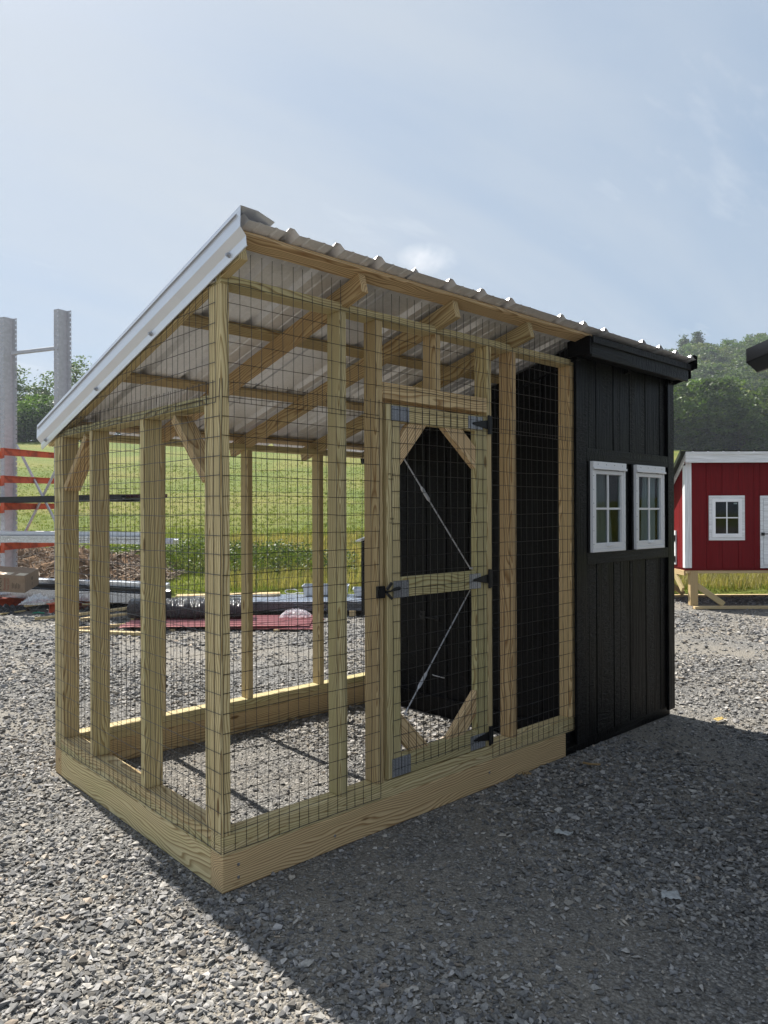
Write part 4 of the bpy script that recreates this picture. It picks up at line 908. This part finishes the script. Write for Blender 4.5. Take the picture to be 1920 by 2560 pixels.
q.add([(3.0, .02, ZB), (3.01, .02, ZB), (3.01, DP, ZB), (3.0, DP, ZB), (3.0, .02, rtop(0)), (3.01, .02, rtop(0)), (3.01, DP, rtop(DP)), (3.0, DP, rtop(DP))], CUBEF); q.box(.01, 3.0, DP, DP + .012, ZB, rtop(DP))
q.v = [tuple(rM @ Vector(v)) for v in q.v]; q.build('wall_backing', RED, red, rM)
for k in range(8):   # left end wall boards
    y0, y1 = .02 + k * .216, .02 + (k + 1) * .216 - .006; t0, t1 = rtop(y0), rtop(y1)
    if y0 < .05: y0 = .05
    q = MB(); q.add([(-.002, y0, ZB), (.010, y0, ZB), (.010, y1, ZB), (-.002, y1, ZB), (-.002, y0, t0), (.010, y0, t0), (.010, y1, t1), (-.002, y1, t1)], CUBEF); q.v = [tuple(rM @ Vector(v)) for v in q.v]
    cM = rM @ Matrix.Translation((0, (y0 + y1) / 2, 1.2)) @ Matrix.Rotation(-math.pi / 2, 4, 'Y'); q.build('siding_board', RED, red, cM)
rbx('corner_board', -.003, .085, -.016, -.0005, ZB + .01, ZT - .09, WHITE); rbx('corner_board', -.018, -.0035, -.016, .07, ZB + .01, ZT - .13, WHITE)
rbx('fascia_board', -.04, 3.1, -.11, -.09, 2.195, 2.345, WHITE); rbx('fascia_strip', -.045, 3.1, -.125, -.1105, 2.315, 2.365, WHITE); rbx('soffit_board', -.03, 3.1, -.0895, -.001, 2.2, 2.212, RED)
q = MB(); ya, yb = -.12, DP + .1
q.add([(-.045, ya, 2.27), (-.022, ya, 2.27), (-.022, yb, rtop(yb) - .01), (-.045, yb, rtop(yb) - .01), (-.045, ya, 2.36), (-.022, ya, 2.36), (-.022, yb, rtop(yb) + .055), (-.045, yb, rtop(yb) + .055)], CUBEF); q.v = [tuple(rM @ Vector(v)) for v in q.v]; q.build('rake_board', WHITE, red, rM)
GREENM = mat('dark_green_metal', (.025, .032, .022), .35, .3)
pr = [(-.12, 0)]
for i in range(13):
    c = .06 + i * .2286; pr += [(c - .02, 0), (c - .008, .02), (c + .008, .02), (c + .02, 0)]
pr += [(3.1, 0)]; n = len(pr); V = [rM @ Vector((x, y, 2.37 - RSL * (y + .14) * (1 if y > -.1 else 1) + h)) for y in (-.14, DP + .15) for x, h in pr]
Mi = rM.inverted(); o = mesh_py('roof_panel', [tuple(Mi @ v) for v in V], [(i, i + 1, n + i + 1, n + i) for i in range(n - 1)], GREENM, red, rM); solidify(o, .0012, 1)
q = MB(); q.add([(-.135, -.14, 2.31), (-.121, -.14, 2.31), (-.121, DP + .15, 2.31 - RSL * (DP + .29)), (-.135, DP + .15, 2.31 - RSL * (DP + .29)), (-.135, -.14, 2.385), (-.121, -.14, 2.385), (-.121, DP + .15, 2.385 - RSL * (DP + .29)), (-.135, DP + .15, 2.385 - RSL * (DP + .29))], CUBEF); q.v = [tuple(rM @ Vector(v)) for v in q.v]; q.build('rake_trim', GREENM, red, rM)
def red_window(x0, x1, z0, z1):
    Mw = rM @ Matrix.Translation(((x0 + x1) / 2, 0, (z0 + z1) / 2))
    def loc(q, nm, m_, par, b=.003):
        q.v = [tuple(rM @ Vector(v)) for v in q.v]; return bevel_obj(q.build(nm, m_, par, Mw), b)
    w = loc(frame_mb(x0, x1, z0, z1, .045, -.02, -.001), 'window', WHITE, red)
    s = loc(frame_mb(x0 + .046, x1 - .046, z0 + .046, z1 - .046, .05, -.026, -.003, .055), 'sash', PVC, w)
    a, b_, c, d = x0 + .097, x1 - .097, z0 + .102, z1 - .097; cx, cz2 = (a + b_) / 2, (c + d) / 2
    loc(MB().box(cx - .009, cx + .009, -.019, -.010, c, d), 'muntin', PVC, w); loc(MB().box(a, b_, -.0185, -.0105, cz2 - .009, cz2 + .009), 'muntin', PVC, w)
    for (p, q_) in ((a, cx), (cx, b_)):
        for (r_, s_) in ((c, cz2), (cz2, d)): qq = MB().box(p, q_, -.010, -.008, r_, s_); qq.v = [tuple(rM @ Vector(v)) for v in qq.v]; qq.build('pane', GLASS, w, Mw)
    loc(MB().box(cx - .035, cx + .035, -.04, -.0265, z0 + .07, z0 + .082), 'sash_handle', PVC, w)
    loc(MB().box(b_ - .06, b_ - .01, -.004, .012, d - .035, d - .01), 'window_tag', mat('white_tag', (.8, .8, .8), .6), w)
red_window(wx0, wx1, wz0, wz1)
# door with white frame, boarded panel and strap bolt
rdM = rM @ Matrix.Translation(((dx0 + dx1) / 2, 0, 1.1)); 
def rl(q, nm, m_, par, b=.003): q.v = [tuple(rM @ Vector(v)) for v in q.v]; return bevel_obj(q.build(nm, m_, par, rdM), b)
dr = rl(frame_mb(dx0, dx1, ZB + .005, dz1, .045, -.018, -.001), 'door', WHITE, red)
rl(frame_mb(dx0 + .048, dx1 - .048, ZB + .053, dz1 - .048, .08, -.024, -.003), 'door_leaf', WHITE, dr); rl(MB().box(dx0 + .13, dx1 - .13, -.006, .008, ZB + .14, dz1 - .13), 'door_panel', RED, dr)
rl(MB().box(dx0 + .01, dx0 + .055, -.04, -.0185, 1.10, 1.145).box(dx0 + .055, dx0 + .20, -.034, -.0245, 1.118, 1.13), 'bolt', IRON, dr)
# pop door in the left end
pM = rM @ Matrix.Translation((-.01, .62, .85))
def pl_(q, nm, m_, par): q.v = [tuple(rM @ Vector(v)) for v in q.v]; return q.build(nm, m_, par, pM)
y0, y1, z0, z1 = .34, .72, ZB + .04, 1.17
q = MB(); q.box(-.022, -.0025, y0, y1, z0, z0 + .06); q.box(-.022, -.0025, y0, y1, z1 - .11, z1); q.box(-.0215, -.003, y0, y0 + .08, z0 + .06, z1 - .11); q.box(-.0215, -.003, y1 - .08, y1, z0 + .06, z1 - .11); pd = pl_(q, 'pop_door', WHITE, red)
pl_(MB().box(-.034, -.0225, y0 + .0, y0 + .05, z0 + .04, z0 + .13).box(-.034, -.0225, y0, y0 + .05, z1 - .16, z1 - .07), 'hinge', IRON, pd); pl_(MB().box(-.045, -.0225, y1 - .04, y1 + .05, z1 - .13, z1 - .09), 'bolt', IRON, pd)
# legs, braces and runners
for (x, y, nm) in ((.045, .06, 0), (.045, 1.55, 1), (2.9, .06, 2), (2.9, 1.55, 3)): rbx('leg', x + .03, x + .145, y - .045, y + .045, .045, ZB - .031, WOODP)
rbx('runner', .10, 3.1, -.09, .01, .004, .044, WOODP); rbx('runner', -.05, 3.1, 1.45, 1.56, .004, .044, WOODP); rbx('floor_joist', .02, 3.0, .03, .068, ZB - .075, ZB - .0305, WOODP); rbx('side_joist', .0, .038, .07, 1.7, ZB - .11, ZB - .0305, WOODP)
def rbd(a, b_, w=.085, t=.035, up=(0, 1, 0)): return board('brace', rM @ Vector(a), rM @ Vector(b_), w, t, WOODP, red, rM.to_3x3() @ Vector(up))
rbd((.17, .06, .36), (.58, .03, .06)); rbd((.17, 1.52, .36), (.58, 1.50, .06)); rbd((.01, .14, .27), (.01, .44, .50), up=(1, 0, 0)); rbd((.01, 1.45, .27), (.01, 1.15, .50), up=(1, 0, 0))

# ------------------------------------------------------------------ black shed whose eave pokes in at the right
bM = yawM(ldz(2.325, 4.0, 0), 0); bs = empty('black_shed', bM); tag(bs, 'black shed of which only the dark roof corner shows at the right edge', 'shed')
# local x runs right, local y away from the camera; the shed stands wholly on the near side of its far wall (y = 0)
def bb(q, nm, m_=BLACK, b=.003): q.v = [tuple(bM @ Vector(v)) for v in q.v]; return bevel_obj(q.build(nm, m_, bs, bM @ Matrix.Translation((1.2, -1.2, 1.3))), b)
GE, GS, LD = 2.345, .42, 2.6
def gz(x): return GE + GS * (x + .26) if x < 1.2 else GE + GS * 1.46 - GS * (x - 1.2)
for k in range(12):
    a, b_ = .012 + k * .2, .012 + (k + 1) * .2 - .006; q = MB(); q.add([(a, -.012, .06), (b_, -.012, .06), (b_, 0, .06), (a, 0, .06), (a, -.012, gz(a) - .1), (b_, -.012, gz(b_) - .1), (b_, 0, gz(b_) - .1), (a, 0, gz(a) - .1)], CUBEF); bb(q, 'siding_board')
for k in range(13):
    a, b_ = -.012 - (k + 1) * .2 + .006, -.012 - k * .2; bb(MB().box(0, .012, a, b_, .06, 2.26), 'siding_board')
bb(MB().box(.0125, .02, -LD, -.013, .06, 2.26).box(2.39, 2.41, -LD, -.013, .06, 2.26).box(.02, 2.39, -LD, -LD + .012, .06, 2.26).box(.02, 2.39, -.02, -.0125, .06, 2.26), 'wall')
bb(MB().box(-.02, -.0005, -.09, .02, .06, 2.27), 'corner_board'); bb(MB().box(-.115, -.021, -.25, .11, 2.13, 2.29), 'eave_box')
for (xa, xb) in ((-.26, 1.2), (2.66, 1.2)):
    z_a, z_b = GE, GE + GS * 1.46; k_ = .05 if xa < 0 else -.05
    bb(MB().add([(xa, -LD - .15, z_a), (xb, -LD - .15, z_b), (xb, .13, z_b), (xa, .13, z_a), (xa, -LD - .15, z_a + .02), (xb, -LD - .15, z_b + .02), (xb, .13, z_b + .02), (xa, .13, z_a + .02)], CUBEF), 'roof_slope', BLKT)
    # eave trim: upright leg, then kicked in towards the wall
    pr_ = [(xa - .012 * (1 if xa < 0 else -1), z_a + .035), (xa - .012 * (1 if xa < 0 else -1), z_a - .045), (xa + k_, z_a - .10), (xa + k_ * 1.3, z_a - .10), (xa, z_a - .02)]
    q = MB(); n = len(pr_); q.v = [(x, y, z) for y in (-LD - .16, .15) for x, z in pr_]; q.f = [(i, (i + 1) % n, n + (i + 1) % n, n + i) for i in range(n)] + [tuple(reversed(range(n))), tuple(range(n, 2 * n))]; bb(q, 'eave_trim', BLKT)

# ------------------------------------------------------------------ litter on the gravel
PAPER = mat('dirty_paper', (.42, .43, .42), .7); LEAF = mat('dry_leaf', (.30, .20, .09), .7)
def scrap(name, label, u, v, sx, sy, m_, rot, seed, cat):
    D = CAM.z * FPX / (v - 1280); c = at(u, D, .022); V = []; n = 9
    for j in range(n):
        for i in range(n):
            x, y = i / (n - 1) - .5, j / (n - 1) - .5; p = Vector((x * 3 + seed, y * 3, seed)); V.append((x * sx * (1 + .2 * noise.noise(p)), y * sy * (1 + .3 * noise.noise(p * 2)), .012 * noise.noise(p * 2.3) + .004))
    F = [(j * n + i, j * n + i + 1, (j + 1) * n + i + 1, (j + 1) * n + i) for j in range(n - 1) for i in range(n - 1)]
    tag(solidify(mesh_py(name, V, F, m_, None, yawM(c, rot), True), .0008), label, cat)
scrap('paper_scrap', 'crumpled pale wrapper on shaded gravel at the lower right', 1672, 2252, .065, .05, PAPER, -.3, 1.2, 'wrapper')
scrap('paper_scrap', 'thin pale scrap on shaded gravel right of the long skid', 1405, 2093, .075, .03, PAPER, -.4, 4.2, 'scrap')
scrap('dry_leaf', 'curled tan leaf on the gravel beside the long skid', 1313, 1942, .05, .025, LEAF, .2, 2.2, 'leaf')
scrap('dry_leaf', 'tan leaf in the sunlit gravel right of the black house', 1796, 1805, .09, .05, mat('yellow_leaf', (.42, .30, .09), .7), .6, 3.3, 'leaf')
q = MB(); q.tube([at(1455, 4.18, .03), at(1475, 4.14, .035), at(1498, 4.15, .03)], .006, 5); tag(q.build('twig', LEAF, None, Matrix.Translation(at(1475, 4.15, .03))), 'pale twig on shaded gravel in front of the black house', 'twig')

# ------------------------------------------------------------------ foliage
def make_leaf(name, cols, trans=.35):
    mm = bpy.data.materials.new(name); mm.use_nodes = True; t = mm.node_tree; b = t.nodes['Principled BSDF']; o = t.nodes['Material Output']; ge = N(t, 'ShaderNodeNewGeometry')
    r = ramp(t, [(0, cols[0]), (.5, cols[1]), (1, cols[2])], ge.outputs['Random Per Island']); nz = noisetex(t, ge.outputs['Position'], .35, 3, .5); f = ramp(t, [(.3, (.75, .8, .75)), (.7, (1.2, 1.15, 1.1))], nz.outputs['Fac'])
    c = mixc(t, 1, r.outputs[0], f.outputs[0], 'MULTIPLY'); t.links.new(c.outputs[0], b.inputs['Base Color']); b.inputs['Roughness'].default_value = .55; b.inputs['Specular IOR Level'].default_value = .35
    tr = N(t, 'ShaderNodeBsdfTranslucent'); c2 = mixc(t, 1, c.outputs[0], (1.15, 1.25, .55), 'MULTIPLY'); t.links.new(c2.outputs[0], tr.inputs[0]); ms = N(t, 'ShaderNodeMixShader'); ms.inputs[0].default_value = trans
    t.links.new(b.outputs[0], ms.inputs[1]); t.links.new(tr.outputs[0], ms.inputs[2]); t.links.new(ms.outputs[0], o.inputs[0]); return mm
LF_DARK = make_leaf('dark_leaves', [(.035, .06, .022), (.05, .08, .028), (.075, .11, .036)])
LF_MID = make_leaf('mid_green_leaves', [(.055, .09, .028), (.08, .125, .036), (.12, .17, .045)])
LF_YEL = make_leaf('yellow_green_leaves', [(.07, .10, .022), (.115, .145, .032), (.17, .19, .045)])
LF_BRI = make_leaf('bright_green_leaves', [(.06, .12, .02), (.09, .16, .028), (.13, .21, .04)])
BARK = mat('bark', (.08, .065, .05), .9)
def leaf_quads(C, size, flat=.5, R_=None):
    n = len(C); a = rng.normal(0, 1, (n, 3)); a[:, 2] *= flat; a /= np.linalg.norm(a, axis=1)[:, None]
    b = rng.normal(0, 1, (n, 3)); b -= a * np.sum(a * b, 1)[:, None]; b /= np.linalg.norm(b, axis=1)[:, None]
    s = (size * rng.uniform(.6, 1.35, n))[:, None]
    V = np.stack([C - a * s, C - b * s * .5 + a * s * .1, C + a * s, C + b * s * .5 + a * s * .1], 1)
    return V.reshape(-1, 3), np.arange(4 * n).reshape(-1, 4)
def crown_pts(R, H, zc, nclump, per, lob, conic=False):
    """clumps of leaves in an uneven crown"""
    th = rng.uniform(0, 2 * math.pi, nclump); ct = rng.uniform(-.75, 1, nclump); st = np.sqrt(1 - ct ** 2); rad = rng.uniform(.45, 1, nclump) ** .6
    lobes = np.array([1 + lob * noise.noise(Vector((math.cos(a) * 1.3 + R, math.sin(a) * 1.3, c * 2 + H))) for a, c in zip(th, ct)])
    x = np.cos(th) * st * R * rad * lobes; y = np.sin(th) * st * R * rad * lobes; z = zc + ct * H / 2 * rad * lobes
    if conic:
        f = np.clip((zc + H / 2 - z) / H, .05, 1); x *= f * 1.4; y *= f * 1.4
    C = np.stack([x, y, z], 1); cs = R * rng.uniform(.10, .24, nclump)
    P = C[:, None, :] + rng.normal(0, 1, (nclump, per, 3)) * (cs[:, None, None] * np.array([1.15, 1.15, .55])[None, None]); return P.reshape(-1, 3), C
def tree(name, label, u, D, topv, R, m_, nclump=110, per=46, leaf=.19, group=None, low=.0, lob=.7, zb=None, conic=False):
    l = (u - 960) / FPX * D; base = (field_h(l, D) if zb is None else zb) - .8; top = CAM.z + (1280 - topv) / FPX * D; Ht = top - base
    Mx = Matrix.Translation(ldz(l, D, base)); root = empty(name, Mx); tag(root, label, 'tree', group)
    Hc = Ht * (1 - low); P, C = crown_pts(R, Hc, Ht - Hc / 2, nclump, per, lob, conic); P[:, 2] = np.minimum(P[:, 2], Ht * 1.01); V, F = leaf_quads(P, leaf); mesh_np('crown', V, F, m_, root).matrix_basis = Matrix.Identity(4)
    q = MB(); q.tube([(0, 0, -.3), (.1, 0, Ht * .35), (-.1, .1, Ht * .65), (0, 0, Ht * .92)], [R * .07, R * .055, R * .035, R * .008], 7)
    for c in C[rng.choice(len(C), 11, replace=False)]: z0_ = max(Ht * .2, c[2] - R * .7); q.tube([(0, 0, z0_), (c[0] * .5, c[1] * .5, (z0_ + c[2]) / 2 + .2), tuple(c)], [R * .03, R * .02, R * .006], 5)
    o = q.build('trunk', BARK, None); COL.objects.unlink(o); COL.objects.link(o); o.parent = root; o.matrix_basis = Matrix.Identity(4)
    return root
tree('broadleaf_tree', 'dark tree between the two rack uprights, left of the gap', 25, 97, 915, 3.0, LF_MID, 150)
tree('broadleaf_tree', 'airy tree behind the rack between the uprights', 118, 100, 926, 2.9, LF_MID, 120, 30)
tree('broadleaf_tree', 'low bushy tree in front of the others, between the rack uprights', 98, 93, 985, 2.8, LF_BRI, 120)
tree('broadleaf_tree', 'tallest tree of the left ridge, just right of the second rack upright', 192, 98, 888, 2.7, LF_MID, 125, 30)
tree('broadleaf_tree', 'dark tree low on the ridge, against the roof edge', 150, 94, 1000, 3.2, LF_DARK, 120)
tree('broadleaf_tree', 'dark tree at the left edge of the picture', -35, 96, 945, 3.4, LF_DARK, 130)
tree('broadleaf_tree', 'dark low tree at the foot of the left ridge', 60, 92, 1020, 3.0, LF_DARK, 120)
for k, (u, tv) in enumerate(((262, 940), (330, 985), (-120, 950))): tree('broadleaf_tree', ['tree of the left ridge just behind the lower roof slope', 'tree of the left ridge behind the middle of the roof'][k] if k < 2 else 'tree just beyond the left edge of the picture', u, 99, tv, 3.0, LF_MID, 70, 24, group='hidden ridge trees' if k < 2 else None)
# right side, at the foot of the wooded hill
tree('broadleaf_tree', 'dark tree just right of the black house', 1700, 118, 1003, 4.6, LF_DARK, 190, 40, .34)
tree('broadleaf_tree', 'yellow green tree top above the dark one by the black house', 1698, 132, 955, 4.0, LF_YEL, 130, 36, .36)
tree('broadleaf_tree', 'broad yellow green tree above the red coop', 1872, 112, 985, 5.6, LF_YEL, 240, 42, .33)
tree('broadleaf_tree', 'bright green tree at the right edge above the red coop', 1926, 104, 1056, 3.0, LF_BRI, 130, 36, .28)
tree('broadleaf_tree', 'dark tree in the hollow left of the broad yellow green one', 1785, 114, 1040, 4.0, LF_DARK, 170, 36, .32)
tree('broadleaf_tree', 'mid green tree low behind the red coop roof', 1750, 108, 1075, 3.4, LF_MID, 140, 34, .3)
tree('broadleaf_tree', 'mid green tree beyond the right edge of the picture', 2010, 112, 1000, 5.0, LF_MID, 120, 30, .33)
tree('pine_tree', 'small pine pointing up from the hill crest, left one', 1712, 262, 838, 3.6, LF_DARK, 90, 30, .42, conic=True)
tree('pine_tree', 'pine pointing up from the hill crest, right one', 1745, 262, 832, 3.8, LF_DARK, 100, 30, .42, conic=True)
for (u, D, tv, R_, m_, lb) in ((1712, 124, 1062, 3.4, LF_DARK, 'dark rounded tree low between the black house and the red coop roof'), (1828, 118, 1072, 3.6, LF_MID, 'mid green tree under the broad yellow green one'), (1760, 136, 975, 4.6, LF_MID, 'tall mid green tree behind the hollow'), (1648, 130, 985, 4.4, LF_MID, 'mid green tree half hidden behind the black house'), (1822, 150, 930, 4.6, LF_DARK, 'dark tree high on the slope above the broad yellow green one')):
    tree('broadleaf_tree', lb, u, D, tv, R_, m_, 150, 40, .30)
# wooded hillside: one mass
AV, AF, MI, base = [], [], [], 0
for k in range(640):
    D = 285 - 186 * rng.uniform(0, 1) ** 1.15; u = rng.uniform(1560, 2120); l = (u - 960) / FPX * D; h = field_h(l, D); R = rng.uniform(3.0, 5.4); Ht = rng.uniform(7.5, 11.5)
    nc = 46; th_ = rng.uniform(0, 6.283, nc); ct = rng.uniform(-.35, 1, nc); st = np.sqrt(1 - ct ** 2); rd = rng.uniform(.78, 1.0, nc)
    C = np.stack([np.cos(th_) * st * R * rd, np.sin(th_) * st * R * rd, Ht * .55 + ct * Ht * .42 * rd], 1); P = (C[:, None, :] + rng.normal(0, 1, (nc, 22, 3)) * (R * .10) * np.array([1.2, 1.2, .5])).reshape(-1, 3)
    q = ldz(l, D, h); P = P + np.array(q[:]); V, F = leaf_quads(P, .34); AV.append(V); AF.append(F + base); base += len(V); MI.append(np.full(len(F), rng.choice([0, 0, 1, 1, 1, 2, 3]), dtype=np.int32))
fo = mesh_np('forest', np.concatenate(AV), np.concatenate(AF), LF_DARK); [fo.data.materials.append(m_) for m_ in (LF_MID, LF_YEL, LF_BRI)]; fo.data.polygons.foreach_set('material_index', np.concatenate(MI))
tag(fo, 'dense green wood covering the hillside', 'forest', kind='stuff')
# meadow grass as blades
def blades(P, h, wd, m_, name, label, nb):
    n = len(P) * nb; B = np.repeat(P, nb, 0) + np.concatenate([rng.normal(0, .045, (n, 2)), np.zeros((n, 1))], 1); hh = np.repeat(h, nb) * rng.uniform(.5, 1.15, n); a = rng.uniform(0, 2 * math.pi, n); lean = rng.uniform(.05, .55, n)
    w = np.repeat(wd, nb); s = np.stack([-np.sin(a), np.cos(a), np.zeros(n)], 1) * w[:, None]; d = np.stack([np.cos(a), np.sin(a), np.zeros(n)], 1)
    mid = B + d * (lean * hh * .35)[:, None] + np.array([0, 0, 1]) * (hh * .6)[:, None]; tip = B + d * (lean * hh)[:, None] + np.array([0, 0, 1]) * hh[:, None]
    V = np.stack([B - s, B + s, mid + s * .7, mid - s * .7, tip], 1).reshape(-1, 3); i = np.arange(n) * 5
    F = np.concatenate([np.stack([i, i + 1, i + 2], 1), np.stack([i, i + 2, i + 3], 1), np.stack([i + 3, i + 2, i + 4], 1)]); return tag(mesh_np(name, V, F, m_), label, 'grass', kind='stuff')
GRASSM = make_leaf('grass_blades', [(.11, .15, .03), (.155, .185, .042), (.24, .235, .09)], .42)
DRYM = make_leaf('dry_grass_blades', [(.24, .20, .08), (.32, .26, .12), (.40, .33, .18)], .4)
def grass_pts(n, d0, d1, umin=-120, umax=2040, pw=1.0):
    d = d0 + (d1 - d0) * rng.uniform(0, 1, n) ** pw; l = (rng.uniform(umin, umax, n) - 960) / FPX * d
    return np.array([ldz(a, b, field_h(a, b) + .03)[:] for a, b in zip(l, d)]), d
P, d = grass_pts(17000, 12.95, 24, pw=1.2); blades(P, .05 + .06 * rng.uniform(0, 1, len(P)), .0032 + d * .00022, GRASSM, 'grass', 'green meadow grass beyond the gravel', 6)
P, d = grass_pts(15000, 22, 60, pw=1.5); blades(P, .05 + .05 * rng.uniform(0, 1, len(P)), .004 + d * .0003, GRASSM, 'grass', 'green meadow grass further up the slope', 5)
P, d = grass_pts(3000, 13.2, 22, 520, 1000); blades(P, .16 + .16 * rng.uniform(0, 1, len(P)), .003 + d * .0002, DRYM, 'dry_grass', 'tall dry seed heads in the meadow behind the run', 4)
P, d = grass_pts(2500, 13.0, 20, 1650, 2000); blades(P, .14 + .14 * rng.uniform(0, 1, len(P)), .003 + d * .0002, DRYM, 'dry_grass', 'dry grass stems under the red coop', 4)
# weedy bank behind the run
V = []; nn = 60
def bank(cl, cd, rl_, rd_, h, name, label, m_, cat, kind, fz=2.0):
    V = []
    for j in range(nn):
        for i in range(nn):
            x, y = 2 * i / (nn - 1) - 1, 2 * j / (nn - 1) - 1; l, d = cl + x * rl_, cd + y * rd_; e = max(0, 1 - x * x) * max(0, 1 - y * y); p = Vector((l * fz, d * fz, 3)); hh = h * e ** .7 * (.8 + .7 * noise.noise(p * .5) + .25 * noise.noise(p * 2)) 
            V.append(tuple(ldz(l, d, field_h(l, d) - .05 + hh)))
    F = [(j * nn + i, j * nn + i + 1, (j + 1) * nn + i + 1, (j + 1) * nn + i) for j in range(nn - 1) for i in range(nn - 1)]
    o = mesh_py(name, V, F, m_, smooth=True); o['kind'] = kind; o['label'] = label; o['category'] = cat; return o, np.array(V)
SOIL = mat('reddish_soil', (.22, .13, .08), .95, 0, .1); t, b = nodes(SOIL); ge = N(t, 'ShaderNodeNewGeometry'); nx = noisetex(t, ge.outputs['Position'], 6, 6, .7); rx = ramp(t, [(.3, (.09, .06, .04)), (.5, (.22, .14, .085)), (.7, (.36, .25, .17))], nx.outputs['Fac']); t.links.new(rx.outputs[0], b.inputs['Base Color']); bump(t, b, nx.outputs['Fac'], 1, .08)
o, VB = bank(-6.5, 14.9, 2.3, 1.2, .78, 'debris_pile', 'heap of reddish soil and broken brush behind the rack', SOIL, 'debris', 'stuff')
n = 2600; s = rng.integers(0, len(VB), n); C = VB[s]; zf = np.array([c[2] for c in C]); L = []
for c in C:
    a = rng.uniform(0, 6.28); ln = rng.uniform(.04, .28); dz = rng.normal(0, .06); L.append([c + [0, 0, .02], c + [math.cos(a) * ln * .5, math.sin(a) * ln * .5, .03 + dz * .5 + .02], c + [math.cos(a) * ln, math.sin(a) * ln, .02 + dz]])
V, F = tubes_np(L, .009); STK = mat('broken_sticks', (.20, .15, .11), .85); t, b = nodes(STK); ge = N(t, 'ShaderNodeNewGeometry'); rx = ramp(t, [(0, (.05, .035, .025)), (.5, (.17, .12, .085)), (1, (.45, .37, .29))], ge.outputs['Random Per Island']); t.links.new(rx.outputs[0], b.inputs['Base Color'])
tag(mesh_np('brush', V, F, STK), 'broken sticks and bark over the soil heap behind the rack', 'brush', kind='stuff')
WEED = make_leaf('weed_leaves', [(.05, .08, .028), (.08, .115, .04), (.12, .155, .06)])
o, VB = bank(-3.9, 16.6, 3.2, 1.4, .42, 'weed_bank', 'low bank of dark green weeds behind the run', MEADOW, 'weeds', 'stuff')
s = rng.integers(0, len(VB), 9000); P = VB[s] + np.stack([rng.normal(0, .06, 9000), rng.normal(0, .06, 9000), rng.uniform(.0, .3, 9000)], 1); V, F = leaf_quads(P, .036); tag(mesh_np('weeds', V, F, WEED), 'leafy weeds growing on the bank behind the run', 'weeds', kind='stuff')
s = rng.integers(0, len(VB), 2500); blades(VB[s], np.full(2500, .20), np.full(2500, .006), GRASSM, 'grass', 'long grass growing on the bank behind the run', 4)

# ------------------------------------------------------------------ summer haze
q = MB(); q.box(-900, 1100, -700, 1000, -3, 96); hz_ = q.build('haze', None); HM = bpy.data.materials.new('haze_air'); HM.use_nodes = True; t = HM.node_tree; t.nodes.clear(); o = N(t, 'ShaderNodeOutputMaterial'); pv = N(t, 'ShaderNodeVolumePrincipled'); pv.inputs['Density'].default_value = .00045; pv.inputs['Color'].default_value = (.80, .88, 1, 1); pv.inputs['Anisotropy'].default_value = .2
t.links.new(pv.outputs[0], o.inputs['Volume']); hz_.data.materials.append(HM); hz_['kind'] = 'stuff'
